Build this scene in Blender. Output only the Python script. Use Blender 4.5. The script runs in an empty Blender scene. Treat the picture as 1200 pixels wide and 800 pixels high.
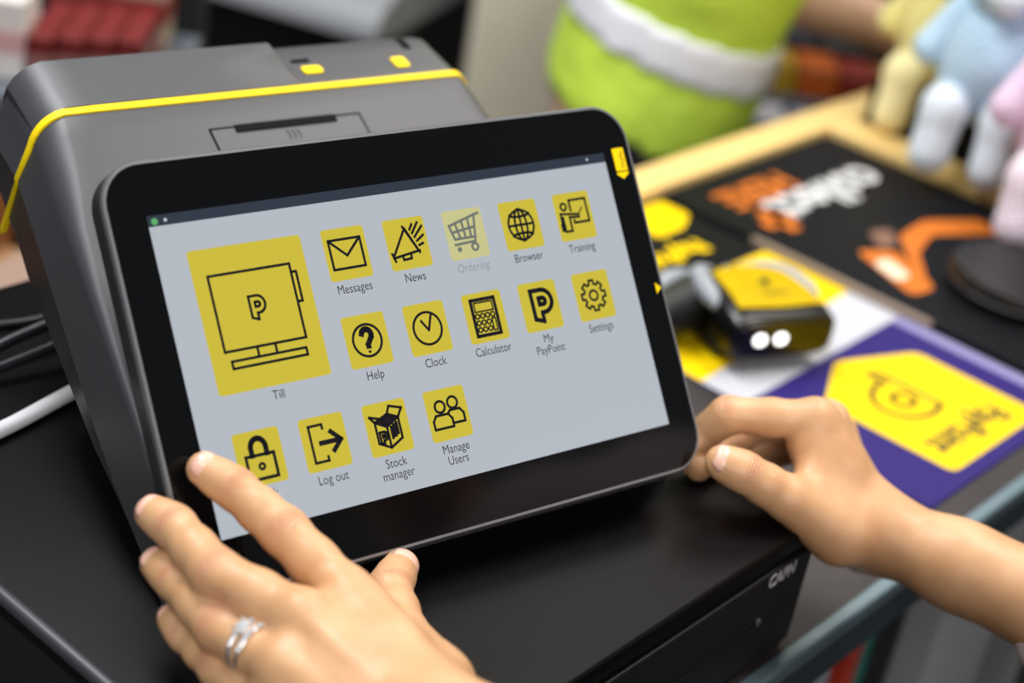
import bpy, bmesh, math, random
import numpy as np
from mathutils import Vector, Matrix
random.seed(7)
sc = bpy.context.scene
C = sc.collection
# ------------------------------------------------------------------ camera
cam_d = bpy.data.cameras.new('camera'); cam = bpy.data.objects.new('camera', cam_d); C.objects.link(cam)
RT = Matrix(((0.6565407, -0.2739919, 0.7027679), (-0.7385246, -0.4229952, 0.5250300), (0.1534135, -0.8637149, -0.4800634)))  # columns: right, down, forward
right, down, fwd = RT.col[0], RT.col[1], RT.col[2]
M = Matrix((right, -down, -fwd)).transposed().to_4x4()
M.translation = Vector((-0.5446222, -0.4204044, 0.4984004))
cam.matrix_world = M
cam_d.sensor_width = 36; cam_d.lens = 2020 / 1200 * 36; cam_d.clip_start = 0.02; cam_d.clip_end = 60
cam_d.dof.use_dof = True; cam_d.dof.focus_distance = 0.815; cam_d.dof.aperture_fstop = 3.9
sc.camera = cam
# ------------------------------------------------------------------ world, lights, exposure
w = bpy.data.worlds.new('world'); sc.world = w; w.use_nodes = True
w.node_tree.nodes['Background'].inputs[0].default_value = (0.93, 0.96, 1.0, 1)
w.node_tree.nodes['Background'].inputs[1].default_value = 0.26
def area(name, loc, target, sx, sy, power, col=(1, 1, 1)):
    d = bpy.data.lights.new(name, 'AREA'); d.shape = 'RECTANGLE'; d.size = sx; d.size_y = sy; d.energy = power; d.color = col
    o = bpy.data.objects.new(name, d); C.objects.link(o); o.location = loc
    o.rotation_euler = (Vector(target) - Vector(loc)).to_track_quat('-Z', 'Y').to_euler()
    return o
area('ceiling_panel_back', (2.1, 1.0, 1.85), (1.0, 0.4, 0), 1.3, 1.0, 22, (1.0, 0.96, 0.9))
area('aisle_fill', (0.15, 1.05, 1.85), (0.95, 0.55, -0.2), 0.9, 0.6, 40, (0.97, 0.98, 1.0))  # fill lamp added over the aisle to brighten the customer and vest
area('ceiling_panel_left', (-0.9, 0.35, 1.85), (-0.3, 0.2, 0), 1.0, 0.6, 11, (0.94, 0.97, 1.0))
area('camera_side_fill', (-1.35, -1.85, 1.25), (0.7, 0.2, 0), 1.4, 1.2, 30, (0.99, 0.98, 0.97))  # unseen fill lamp, added to brighten arm, toys, vest and pillar
area('ceiling_panel_right', (0.85, -0.15, 1.72), (0.7, 0.0, 0), 1.0, 0.6, 27, (1.0, 0.96, 0.9))
vs = sc.view_settings
vs.view_transform = 'Standard'; vs.look = 'None'; vs.gamma = 1; vs.exposure = 0; vs.use_curve_mapping = False

# ------------------------------------------------------------------ helpers
def lin(c):
    return tuple(((x / 255) / 12.92 if x / 255 <= 0.04045 else ((x / 255 + 0.055) / 1.055) ** 2.4) for x in c)
def mat(name, rgb, rough=0.5, metal=0.0, spec=0.5, noise=0.0, nscale=60, bump=0.0, bscale=400, sss=0.0, emit=None, estr=1.0, coat=0.0, rgb2=None, trans=0.0, sheen=0.0, bdist=0.002):
    m = bpy.data.materials.new(name); m.use_nodes = True
    nt = m.node_tree; b = nt.nodes['Principled BSDF']
    b.inputs['Base Color'].default_value = (*lin(rgb), 1); b.inputs['Roughness'].default_value = rough
    b.inputs['Metallic'].default_value = metal; b.inputs['Specular IOR Level'].default_value = spec
    b.inputs['Coat Weight'].default_value = coat; b.inputs['Transmission Weight'].default_value = trans
    b.inputs['Sheen Weight'].default_value = sheen
    if sss:
        b.inputs['Subsurface Weight'].default_value = sss; b.inputs['Subsurface Radius'].default_value = (1.0, 0.4, 0.2); b.inputs['Subsurface Scale'].default_value = 0.006
    if emit:
        b.inputs['Emission Color'].default_value = (*lin(emit), 1); b.inputs['Emission Strength'].default_value = estr
    tc = nt.nodes.new('ShaderNodeTexCoord')
    if noise or rgb2:
        n = nt.nodes.new('ShaderNodeTexNoise'); n.inputs['Scale'].default_value = nscale; n.inputs['Detail'].default_value = 4
        nt.links.new(tc.outputs['Object'], n.inputs['Vector'])
        r = nt.nodes.new('ShaderNodeValToRGB'); a = lin(rgb)
        c2 = lin(rgb2) if rgb2 else tuple(min(1, x * (1 + noise)) for x in a); c1 = a if rgb2 else tuple(x * (1 - noise) for x in a)
        r.color_ramp.elements[0].color = (*c1, 1); r.color_ramp.elements[1].color = (*c2, 1)
        r.color_ramp.elements[0].position = 0.35; r.color_ramp.elements[1].position = 0.65
        nt.links.new(n.outputs['Fac'], r.inputs['Fac']); nt.links.new(r.outputs['Color'], b.inputs['Base Color'])
    if bump:
        n = nt.nodes.new('ShaderNodeTexNoise'); n.inputs['Scale'].default_value = bscale; n.inputs['Detail'].default_value = 3
        nt.links.new(tc.outputs['Object'], n.inputs['Vector'])
        bp = nt.nodes.new('ShaderNodeBump'); bp.inputs['Strength'].default_value = bump; bp.inputs['Distance'].default_value = bdist
        nt.links.new(n.outputs['Fac'], bp.inputs['Height']); nt.links.new(bp.outputs['Normal'], b.inputs['Normal'])
    return m
def wood(name, a, bb, scale, axis):
    m = bpy.data.materials.new(name); m.use_nodes = True; nt = m.node_tree; b = nt.nodes['Principled BSDF']; b.inputs['Roughness'].default_value = 0.5
    tc = nt.nodes.new('ShaderNodeTexCoord'); mp = nt.nodes.new('ShaderNodeMapping'); s = [scale * 8] * 3; s[axis] = scale; mp.inputs['Scale'].default_value = s
    n = nt.nodes.new('ShaderNodeTexNoise'); n.inputs['Scale'].default_value = 6; n.inputs['Detail'].default_value = 6
    r = nt.nodes.new('ShaderNodeValToRGB'); r.color_ramp.elements[0].color = (*lin(a), 1); r.color_ramp.elements[1].color = (*lin(bb), 1)
    nt.links.new(tc.outputs['Object'], mp.inputs['Vector']); nt.links.new(mp.outputs['Vector'], n.inputs['Vector']); nt.links.new(n.outputs['Fac'], r.inputs['Fac']); nt.links.new(r.outputs['Color'], b.inputs['Base Color'])
    return m
def link(name, me, m, parent=None, smooth=False, auto=None):
    for p in me.polygons: p.use_smooth = smooth
    if auto is not None:
        me.set_sharp_from_angle(angle=math.radians(auto))
    o = bpy.data.objects.new(name, me); C.objects.link(o)
    for k in (m if isinstance(m, (list, tuple)) else [m]): me.materials.append(k)
    if parent: o.parent = parent
    return o
def obj(name, bm, m, parent=None, smooth=False, auto=None, fixn=True):
    if fixn: bmesh.ops.recalc_face_normals(bm, faces=bm.faces)
    me = bpy.data.meshes.new(name); bm.to_mesh(me); bm.free()
    return link(name, me, m, parent, smooth or auto is not None, auto)
def thing(name, label, cat, loc=(0, 0, 0), rotz=0, group=None):
    o = bpy.data.objects.new(name, None); C.objects.link(o); o.location = loc; o.rotation_euler = (0, 0, rotz); o.empty_display_size = 0.05
    return tag(o, label, cat, group)
def tag(o, label, cat, group=None):
    o['label'] = label; o['category'] = cat
    if group: o['group'] = group
    return o
def struct(o):
    o['kind'] = 'structure'; return o
def box(bm, lo, hi, bevel=0.0, seg=2, mtx=None):
    g = bmesh.ops.create_cube(bm, size=1.0); vs_ = g['verts']
    for v in vs_:
        v.co = Vector([lo[i] + (v.co[i] + 0.5) * (hi[i] - lo[i]) for i in range(3)])
    if bevel:
        es = list({e for v in vs_ for e in v.link_edges})
        r = bmesh.ops.bevel(bm, geom=es, offset=bevel, segments=seg, profile=0.5, affect='EDGES')
        vs_ = list({v for f in r['faces'] for v in f.verts} | {v for v in vs_ if v.is_valid})
    if mtx is not None:
        for v in vs_: v.co = mtx @ v.co
    return bm
def prism(bm, pts, z0, z1, f=None):
    """extrude a 2-D outline between z0 and z1; f maps (x,y,z) to 3-D"""
    f = f or (lambda x, y, z: (x, y, z))
    a = [bm.verts.new(f(x, y, z0)) for x, y in pts]; b = [bm.verts.new(f(x, y, z1)) for x, y in pts]
    n = len(pts); bm.faces.new(a[::-1]); bm.faces.new(b)
    for i in range(n): bm.faces.new((a[i], a[(i + 1) % n], b[(i + 1) % n], b[i]))
    return bm
def rrect(x0, y0, x1, y1, r, seg=6):
    out = []
    for cx, cy, a0 in ((x1 - r, y1 - r, 0), (x0 + r, y1 - r, 90), (x0 + r, y0 + r, 180), (x1 - r, y0 + r, 270)):
        for i in range(seg + 1):
            a = math.radians(a0 + 90 * i / seg); out.append((cx + r * math.cos(a), cy + r * math.sin(a)))
    return out
def loft(bm, rings, cap=True):
    R = [[bm.verts.new(p) for p in ring] for ring in rings]; n = len(R[0])
    for a, b in zip(R, R[1:]):
        for i in range(n): bm.faces.new((a[i], a[(i + 1) % n], b[(i + 1) % n], b[i]))
    if cap: bm.faces.new(R[0][::-1]); bm.faces.new(R[-1])
    return bm
def catmull(pts, n=8):
    pts = [Vector(p) for p in pts]; P = [2 * pts[0] - pts[1]] + pts + [2 * pts[-1] - pts[-2]]; out = []
    for i in range(1, len(P) - 2):
        a, b, c, d = P[i - 1:i + 3]
        for k in range(n):
            t = k / n; out.append(0.5 * ((2 * b) + (-a + c) * t + (2 * a - 5 * b + 4 * c - d) * t * t + (-a + 3 * b - 3 * c + d) * t ** 3))
    out.append(pts[-1]); return out
def tube(bm, pts, r, seg=10, smooth=8, rs=None):
    path = catmull(pts, smooth) if smooth else [Vector(p) for p in pts]
    rings = []; up = Vector((0, 0, 1)); prev = None
    for i, p in enumerate(path):
        t = (path[min(i + 1, len(path) - 1)] - path[max(i - 1, 0)]).normalized()
        if prev is None:
            prev = t.cross(up) if abs(t.dot(up)) < 0.95 else t.cross(Vector((1, 0, 0)))
        x = (prev - t * prev.dot(t)).normalized(); y = t.cross(x); prev = x
        rr = r if rs is None else np.interp(i / (len(path) - 1), np.linspace(0, 1, len(rs)), rs)
        rings.append([p + (x * math.cos(2 * math.pi * k / seg) + y * math.sin(2 * math.pi * k / seg)) * rr for k in range(seg)])
    return loft(bm, rings)
def lathe(bm, prof, seg=32, c=(0, 0, 0)):
    rings = [[(c[0] + r * math.cos(2 * math.pi * k / seg), c[1] + r * math.sin(2 * math.pi * k / seg), c[2] + z) for k in range(seg)] for r, z in prof]
    return loft(bm, rings)
def text_mesh(s, size, f, align='CENTER', sx=1.0, spacing=1.0, bold=0.0, depth=0.0):
    cu = bpy.data.curves.new('lettering', 'FONT'); cu.body = s; cu.size = size; cu.align_x = align; cu.align_y = 'CENTER'; cu.space_character = spacing; cu.offset = bold; cu.resolution_u = 3; cu.extrude = depth
    o = bpy.data.objects.new('lettering', cu); C.objects.link(o)
    dg = bpy.context.evaluated_depsgraph_get(); me = bpy.data.meshes.new_from_object(o.evaluated_get(dg))
    bpy.data.objects.remove(o); bpy.data.curves.remove(cu)
    for v in me.vertices: v.co = f(v.co.x * sx, v.co.y, v.co.z)
    return me
# ---------------- implicit surfaces: tapered capsules blended together, meshed by surface nets
class SDF:
    def __init__(s, lo, hi, h):
        s.lo = np.array(lo, float); s.h = h; s.n = np.ceil((np.array(hi) - s.lo) / h).astype(int) + 1
        s.F = np.full(s.n, 0.06, np.float32)
    def _blk(s, a, b, r):
        m = r + 0.022
        i0 = np.clip(((np.minimum(a, b) - m - s.lo) / s.h).astype(int), 0, s.n); i1 = np.clip(((np.maximum(a, b) + m - s.lo) / s.h).astype(int) + 2, 0, s.n)
        sl = tuple(slice(x, y) for x, y in zip(i0, i1))
        g = [s.lo[k] + s.h * np.arange(i0[k], i1[k], dtype=np.float32) for k in range(3)]
        return sl, np.meshgrid(*g, indexing='ij', sparse=True)
    def cone(s, a, b, ra, rb, k=0.004, F=None, sq=None):
        """sq = (axis vector, factor): squash across an axis"""
        F = s.F if F is None else F
        a = np.array(a, float); b = np.array(b, float); sl, (x, y, z) = s._blk(a, b, max(ra, rb))
        if 0 in F[sl].shape: return
        d = b - a; L = max(d @ d, 1e-12)
        px, py, pz = x - a[0], y - a[1], z - a[2]
        if sq is not None:
            ax = np.array(sq[0], float); ax = ax / np.linalg.norm(ax); q = (px * ax[0] + py * ax[1] + pz * ax[2]); e = sq[1] - 1
            dd = d @ ax; d = d + ax * dd * e; L = max(d @ d, 1e-12)
            px = px + ax[0] * q * e; py = py + ax[1] * q * e; pz = pz + ax[2] * q * e
        t = np.clip((px * d[0] + py * d[1] + pz * d[2]) / L, 0, 1)
        f = np.sqrt((px - t * d[0]) ** 2 + (py - t * d[1]) ** 2 + (pz - t * d[2]) ** 2) - (ra + (rb - ra) * t)
        o = F[sl]; hh = np.clip(0.5 + 0.5 * (f - o) / k, 0, 1)
        F[sl] = (f * (1 - hh) + o * hh - k * hh * (1 - hh)).astype(np.float32)
    def ball(s, c, r, k=0.004, sq=None, F=None): s.cone(c, c, r, r, k, F, sq)
    def chain(s, pts, rs, k=0.004, kg=0.003):
        G = np.full(s.n, 0.06, np.float32)
        for i in range(len(pts) - 1): s.cone(pts[i], pts[i + 1], rs[i], rs[i + 1], k, G)
        hh = np.clip(0.5 + 0.5 * (G - s.F) / kg, 0, 1); s.F = (G * (1 - hh) + s.F * hh - kg * hh * (1 - hh)).astype(np.float32)
    def carve(s, c, r, k=0.003):
        c = np.array(c, float); sl, (x, y, z) = s._blk(c, c, r)
        if 0 in s.F[sl].shape: return
        f = -(np.sqrt((x - c[0]) ** 2 + (y - c[1]) ** 2 + (z - c[2]) ** 2) - r); o = s.F[sl]
        hh = np.clip(0.5 - 0.5 * (f - o) / k, 0, 1); s.F[sl] = (f * (1 - hh) + o * hh + k * hh * (1 - hh)).astype(np.float32)
    def mesh(s):
        F = s.F; n = np.array(F.shape) - 1; ins = F < 0
        cs = [(i, j, k) for i in (0, 1) for j in (0, 1) for k in (0, 1)]
        sub = lambda A, c: A[c[0]:c[0] + n[0], c[1]:c[1] + n[1], c[2]:c[2] + n[2]]
        cnt = sum(sub(ins, c).astype(np.int8) for c in cs); act = (cnt > 0) & (cnt < 8)
        idx = np.argwhere(act); N = len(idx); ids = np.full(act.shape, -1, np.int64); ids[act] = np.arange(N)
        acc = np.zeros((N, 3)); w_ = np.zeros(N)
        val = {c: F[idx[:, 0] + c[0], idx[:, 1] + c[1], idx[:, 2] + c[2]] for c in cs}
        for a in cs:
            for ax in range(3):
                if a[ax]: continue
                b = list(a); b[ax] = 1; b = tuple(b); va, vb = val[a], val[b]; m = (va < 0) != (vb < 0)
                t = np.where(m, va / np.where(m, va - vb, 1), 0); p = np.tile(np.array(a, float), (N, 1)); p[:, ax] = t
                acc += p * m[:, None]; w_ += m
        co = s.lo + s.h * (idx + acc / w_[:, None]); faces = []
        for ax in range(3):
            o1, o2 = (ax + 1) % 3, (ax + 2) % 3
            A = np.take(ins, range(n[ax]), ax); B = np.take(ins, range(1, n[ax] + 1), ax); e = np.argwhere(A != B)
            e = e[(e[:, o1] > 0) & (e[:, o2] > 0) & (e[:, o1] < n[o1]) & (e[:, o2] < n[o2])]
            flip = ~A[e[:, 0], e[:, 1], e[:, 2]]; q = []
            for d1, d2 in ((0, 0), (-1, 0), (-1, -1), (0, -1)):
                c = e.copy(); c[:, o1] += d1; c[:, o2] += d2; q.append(ids[c[:, 0], c[:, 1], c[:, 2]])
            q = np.stack(q, 1); q[flip] = q[flip][:, ::-1]; faces.append(q)
        return co, np.concatenate(faces)
def np_mesh(name, parts):
    V, Fs, o = [], [], 0
    for v, f in parts: V.append(v); Fs.append(f + o); o += len(v)
    V = np.concatenate(V); Fs = np.concatenate(Fs); me = bpy.data.meshes.new(name)
    me.vertices.add(len(V)); me.vertices.foreach_set('co', V.astype(np.float32).ravel())
    me.loops.add(Fs.size); me.loops.foreach_set('vertex_index', Fs.ravel().astype(np.int32))
    me.polygons.add(len(Fs)); me.polygons.foreach_set('loop_start', np.arange(0, Fs.size, 4, dtype=np.int32))
    me.update(calc_edges=True); me.validate(); return me

# ------------------------------------------------------------------ materials
body_grey = mat('body_grey', (60, 60, 63), 0.42, bump=0.12, bscale=1800, bdist=0.0004)
dark_plastic = mat('dark_plastic', (30, 30, 32), 0.5)
black_plastic = mat('black_plastic', (18, 18, 19), 0.45)
black_gloss = mat('black_gloss', (9, 10, 12), 0.28)
glass_black = mat('glass_black', (5, 6, 8), 0.09, spec=0.22)
rim_metal = mat('rim_metal', (135, 135, 138), 0.35, metal=0.6)
yellow = mat('yellow', (246, 212, 16), 0.5, spec=0.2)
yellow_print = mat('yellow_print', (246, 206, 6), 0.5, spec=0.12)
drawer_top_m = mat('drawer_black', (11, 10, 11), 0.40, spec=0.09, bump=0.25, bscale=2500, bdist=0.0003, noise=0.12, nscale=30)
drawer_front_m = mat('drawer_front', (15, 16, 17), 0.5)
counter_m = mat('counter_top', (58, 53, 53), 0.45, spec=0.2, noise=0.25, nscale=14)
steel_m = mat('steel_blue', (104, 124, 132), 0.4, metal=0.3)
slate_m = mat('slate_blue', (44, 58, 68), 0.45)
skin = mat('skin', (200, 151, 107), 0.42, spec=0.45, sss=0.10, rgb2=(211, 165, 122), nscale=45, bump=0.25, bscale=900, bdist=0.0006)
nail_m = mat('nail', (236, 186, 164), 0.18)
silver = mat('silver', (225, 225, 228), 0.15, metal=1.0)
diamond = mat('diamond', (245, 247, 250), 0.05, metal=0.6)
ink = mat('ink', (18, 17, 14), 0.6)
cable_black = mat('cable_black', (20, 22, 26), 0.4)
cable_white = mat('cable_white', (226, 226, 228), 0.5)

# ------------------------------------------------------------------ setting
FZ = -0.95
bm = bmesh.new(); box(bm, (-3, -3, FZ - 0.1), (5, 5, FZ)); struct(obj('floor', bm, mat('floor_tiles', (58, 54, 50), 0.5, noise=0.2, nscale=3)))
bm = bmesh.new(); box(bm, (-3, 5, FZ), (5.1, 5.1, 1.9)); struct(obj('wall_back', bm, mat('wall_dark', (66, 64, 62), 0.8, noise=0.1, nscale=2)))
bm = bmesh.new(); box(bm, (5, -3, FZ), (5.1, 5, 1.9)); struct(obj('wall_right', bm, mat('wall_dim', (74, 70, 66), 0.8, noise=0.1, nscale=2)))

# ------------------------------------------------------------------ counter
CT = -0.085
t = thing('shop_counter', 'dark topped shop counter with steel blue front edge under the till', 'counter', (0, 0, FZ))
def cz(z): return z - FZ
bm = bmesh.new(); box(bm, (-1.1, -0.104, cz(CT - 0.03)), (1.25, 0.36, cz(CT)), 0.001); obj('worktop', bm, counter_m, t)
bm = bmesh.new(); box(bm, (-1.1, -0.112, cz(CT - 0.010)), (1.25, -0.102, cz(CT + 0.0015)), 0.002); obj('edge_strip', bm, steel_m, t)['label'] = 'light steel strip along the counter edge'
bm = bmesh.new(); box(bm, (-1.1, -0.111, cz(CT - 0.036)), (1.25, -0.103, cz(CT - 0.010)), 0.0015); obj('apron', bm, slate_m, t)['label'] = 'dark slate blue apron'
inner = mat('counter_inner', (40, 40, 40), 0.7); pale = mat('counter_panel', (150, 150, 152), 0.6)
bm = bmesh.new(); box(bm, (-1.1, 0.32, 0), (1.25, 0.35, cz(CT - 0.03))); obj('back_panel', bm, inner, t)
for x in (-1.1, 0.62, 1.22):
    bm = bmesh.new(); box(bm, (x, -0.098, 0), (x + 0.03, 0.32, cz(CT - 0.03))); obj('side_panel', bm, pale if x == 0.62 else inner, t)
for z in (0.1, 0.52):
    bm = bmesh.new(); box(bm, (-1.07, -0.095, z), (0.62, 0.32, z + 0.02)); obj('shelf', bm, inner, t)
    bm = bmesh.new(); box(bm, (0.65, -0.095, z), (1.22, 0.32, z + 0.02)); obj('shelf', bm, inner, t)

# ------------------------------------------------------------------ wooden tray frame on the counter
wx = wood('pine_x', (226, 186, 114), (242, 208, 138), 2, 0); wy = wood('pine_y', (226, 186, 114), (242, 208, 138), 2, 1)
t = thing('wooden_rail_frame', 'pale pine rail frame edging the back of the counter', 'frame', (0.9, 0.33, CT))
bm = bmesh.new(); box(bm, (-0.68, -0.018, 0), (0.34, 0.018, 0.012), 0.002); obj('back_rail', bm, wx, t)
bm = bmesh.new(); box(bm, (-0.022, -0.43, 0), (0.026, -0.018, 0.012), 0.002); obj('side_rail', bm, wy, t)

# ------------------------------------------------------------------ cash drawer
t = thing('cash_drawer', 'black metal cash drawer standing under the payment terminal', 'cash drawer', (0, 0.12, CT))
DX, DY0, DY1 = 0.1875, -0.22, 0.218
H = 0.085
bm = bmesh.new(); box(bm, (-DX + 0.001, DY0 + 0.004, 0.0), (DX - 0.001, DY1, H - 0.012), 0.001); obj('case', bm, drawer_front_m, t)
bm = bmesh.new(); box(bm, (-DX, DY0 + 0.0005, H - 0.013), (DX, DY1, H), 0.0025, 3); obj('lid', bm, drawer_top_m, t, auto=40)
bm = bmesh.new(); box(bm, (-DX - 0.001, DY0 + 0.0005, H - 0.0055), (-DX + 0.005, DY1, H + 0.0012), 0.0022, 3); obj('lid_edge', bm, mat('lid_edge', (62, 62, 68), 0.4), t, auto=40)
bm = bmesh.new(); box(bm, (-DX + 0.003, DY0, 0.005), (DX - 0.003, DY0 + 0.012, H - 0.0165), 0.0012); dr = obj('drawer_front', bm, drawer_front_m, t)
bm = bmesh.new(); box(bm, (-DX + 0.03, DY0 - 0.0008, 0.034), (DX - 0.048, DY0 + 0.002, 0.036)); obj('finger_groove', bm, black_gloss, dr)
bm = bmesh.new(); lathe(bm, [(0.0, 0.0), (0.0022, 0.0), (0.0022, 0.001), (0.0, 0.001)], 16)
for v in bm.verts: v.co = Vector((DX - 0.046 + v.co.x, DY0 - v.co.z, 0.037 + v.co.y))
obj('rivet', bm, rim_metal, dr)
me = text_mesh('CAPN', 0.0115, lambda x, y, z: (DX - 0.0335 + x, DY0 - 0.0006 - z, H - 0.0225 + y), sx=0.85, bold=0.0002, depth=0.0002)
link('logo_lettering', me, mat('logo_silver', (185, 185, 192), 0.4), dr)

# ------------------------------------------------------------------ payment terminal (local frame: x along screen, y back, z up from drawer lid)
YAW = math.atan2(-0.22835087, 0.9735789)
T = thing('payment_terminal', 'grey countertop payment terminal with yellow stripe and lit touchscreen', 'payment terminal', (0, 0, 0), YAW)
st_, ct_ = math.sin(math.radians(38.4)), math.cos(math.radians(38.4))
def scr(u, v, n=0.0):   # display plane: u right, v up from the display's bottom edge, n towards the viewer
    return Vector((u, v * st_ - n * ct_, 0.045 + v * ct_ + n * st_))
W_, H_ = 0.257, 0.257 / 1.77
def px_(fx, fy, n=0.0): return scr((fx - 0.5) * W_, (1 - fy) * H_, n)
def Tz(p): return 0.151 + 0.5 * (p - 0.222) if p < 0.222 else 0.151 + 0.17 * (p - 0.222)
def wid(p): return 0.1285 + (0.222 - p) * 0.085 if p < 0.222 else 0.1285 - (p - 0.222) * 0.02
def sect(p, grow=0.0, side=-1):
    """half outline from the middle of the top round to the middle of the bottom; the right shoulder is tighter"""
    w_ = wid(p) + grow + (0.0035 if side > 0 else 0.0); tz = Tz(p) + grow
    wc = min(0.1465, wid(p) + 0.0062) + grow; cz_ = 0.032 + 0.548 * (p - 0.067) if p < 0.222 else 0.117 + 0.2 * (p - 0.222)
    bz = float(np.interp(p, [0.02, 0.06, 0.10, 0.15, 0.215, 0.24, 0.262, 0.28], [0.022, 0.026, 0.031, 0.041, 0.057, 0.078, 0.098, 0.11])) - grow
    r = float(np.interp(p, [0.05, 0.12, 0.16, 0.19, 0.23], [0.004, 0.006, 0.011, 0.018, 0.022])) * (0.5 if side > 0 else 1.0); cz_ = min(cz_, tz - r - 0.004); bz = min(bz, cz_ - 0.002)
    half = []
    half.append((0.0, tz)); half.append((w_ - r * 1.6, tz))
    for k in range(1, 9):
        a = math.radians(90 - 80 * k / 8); half.append((w_ - r + r * math.cos(a), tz - r + r * math.sin(a)))
    half.append((wc, cz_)); half.append((wc - 0.0006, cz_ - 0.0015))
    f = (cz_ - bz); half.append((wc - 0.0008 - 0.03 * f, bz + 0.25 * f)); half.append((wc - 0.005 - 0.06 * f, bz)); half.append((0.0, bz))
    return half
def ring(p, grow=0.0):
    h = sect(p, grow, 1); g = sect(p, grow, -1)
    return [(u, p, z) for u, z in h] + [(-u, p, z) for u, z in g[-2:0:-1]]
bm = bmesh.new()
ps = [0.01, 0.04, 0.07, 0.10, 0.13, 0.16, 0.19, 0.21, 0.222, 0.235, 0.25, 0.262]
rings = [ring(p) for p in ps]
b0 = ring(0.262)
for s_, dy in ((0.985, 0.004), (0.94, 0.007), (0.8, 0.009)):
    rings.append([(u * s_, p + dy, 0.118 + (z - 0.118) * s_) for u, p, z in b0])
loft(bm, rings)
nrm = Vector((0, -ct_, st_)); pc = scr(0, 0, -0.0205)
bmesh.ops.bisect_plane(bm, geom=bm.verts[:] + bm.edges[:] + bm.faces[:], plane_co=pc, plane_no=nrm, clear_outer=True)
es = [e for e in bm.edges if e.is_boundary]
if es: bmesh.ops.contextual_create(bm, geom=es)
housing = obj('housing', bm, body_grey, T, auto=24)
# printer lid: the raised left part of the back top
bm = bmesh.new(); cols = [-0.1255, -0.122, -0.116, -0.108, -0.095, -0.06, -0.02, 0.0225, 0.0275]; rows = [0.2262, 0.235, 0.250, 0.262, 0.2665]
def topz(u, p):
    w_ = wid(p); r = 0.022; a = abs(u) - (w_ - r)
    return Tz(min(p, 0.262)) - (0 if a <= 0 else r - math.sqrt(max(0, r * r - a * a)))
G = [[bm.verts.new((u, p, topz(u, p) + ((0.0006 + 0.0042 * min(1, (p - 0.226) / 0.03)) if (u < 0.026 and p < 0.2662) else 0.0) + (-0.002 if p > 0.2662 else 0))) for u in cols] for p in rows]
for a, b in zip(G, G[1:]):
    for i in range(len(cols) - 1): bm.faces.new((a[i], a[i + 1], b[i + 1], b[i]))
Bt = [[bm.verts.new(v.co + Vector((0, 0, -0.006))) for v in row] for row in G]
def skirt(a, b):
    for i in range(len(a) - 1): bm.faces.new((a[i], b[i], b[i + 1], a[i + 1]))
skirt(G[0], Bt[0]); skirt(G[-1][::-1], Bt[-1][::-1]); skirt([r[0] for r in G][::-1], [r[0] for r in Bt][::-1]); skirt([r[-1] for r in G], [r[-1] for r in Bt])
lidp = obj('printer_lid', bm, body_grey, T, auto=35)
# yellow stripe around the body
bm = bmesh.new()
def stripe_ring(p, g):
    h = sect(p, g, 1)[:-2]; h2 = sect(p, g, -1)[:-2]; pts = [(-u, z) for u, z in h2[::-1]] + h[1:]
    return [(u, 0.2228 + (p - 0.2228) * (1.0 if z > 0.13 else 0.72) + 0.62 * max(0, 0.117 - z), z) for u, z in pts]
A = stripe_ring(0.2206, 0.0009); B = stripe_ring(0.2250, 0.0009); A2 = stripe_ring(0.2206, -0.002); B2 = stripe_ring(0.2250, -0.002)
loft(bm, [[a, b, b2, a2] for a, b, b2, a2 in zip(A, B, B2, A2)])
obj('yellow_stripe', bm, yellow, T, auto=40)['label'] = 'thin yellow stripe running round the grey body'
# receipt printer mouth in the sloped front panel
def fp(u, p, n=0.0):
    return Vector((u, p - 0.447 * n, Tz(p) + 0.894 * n))
groove = mat('groove', (9, 9, 10), 0.7, spec=0.1)
pc_ = bmesh.new(); prism(pc_, rrect(-0.0395, 0.160, 0.049, 0.2035, 0.0015, 3), 0.0, 0.0004, lambda x, y, z: fp(x, y, z)); flap = obj('paper_flap', pc_, mat('flap_grey', (66, 66, 69), 0.45), T)
for path in ([(-0.022, 0.2042), (-0.0405, 0.2042), (-0.0405, 0.160), (-0.0396, 0.160), (-0.0396, 0.2033), (-0.022, 0.2033)], [(0.030, 0.2042), (0.050, 0.2042), (0.050, 0.160), (0.0491, 0.160), (0.0491, 0.2033), (0.030, 0.2033)]):
    bm = bmesh.new(); prism(bm, path, 0.0, 0.0006, fp); obj('flap_seam', bm, groove, T)
bm = bmesh.new(); prism(bm, [(-0.026, 0.2004), (0.034, 0.2004), (0.034, 0.2044), (-0.026, 0.2044)], -0.001, 0.0012, fp); obj('paper_slot', bm, groove, T)['label'] = 'black receipt slot'
bm = bmesh.new()
for k in range(3):
    pts = [(0.001 + 0.003 * k + 0.0015 * math.cos(math.radians(a)), 0.1955 + 0.0028 * math.sin(math.radians(a))) for a in range(-70, 71, 20)]
    for a, b in zip(pts, pts[1:]): prism(bm, [(a[0], a[1]), (a[0] + 0.001, a[1]), (b[0] + 0.001, b[1]), (b[0], b[1])], 0.0004, 0.0007, fp)
obj('moulded_mark', bm, dark_plastic, flap)
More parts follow.
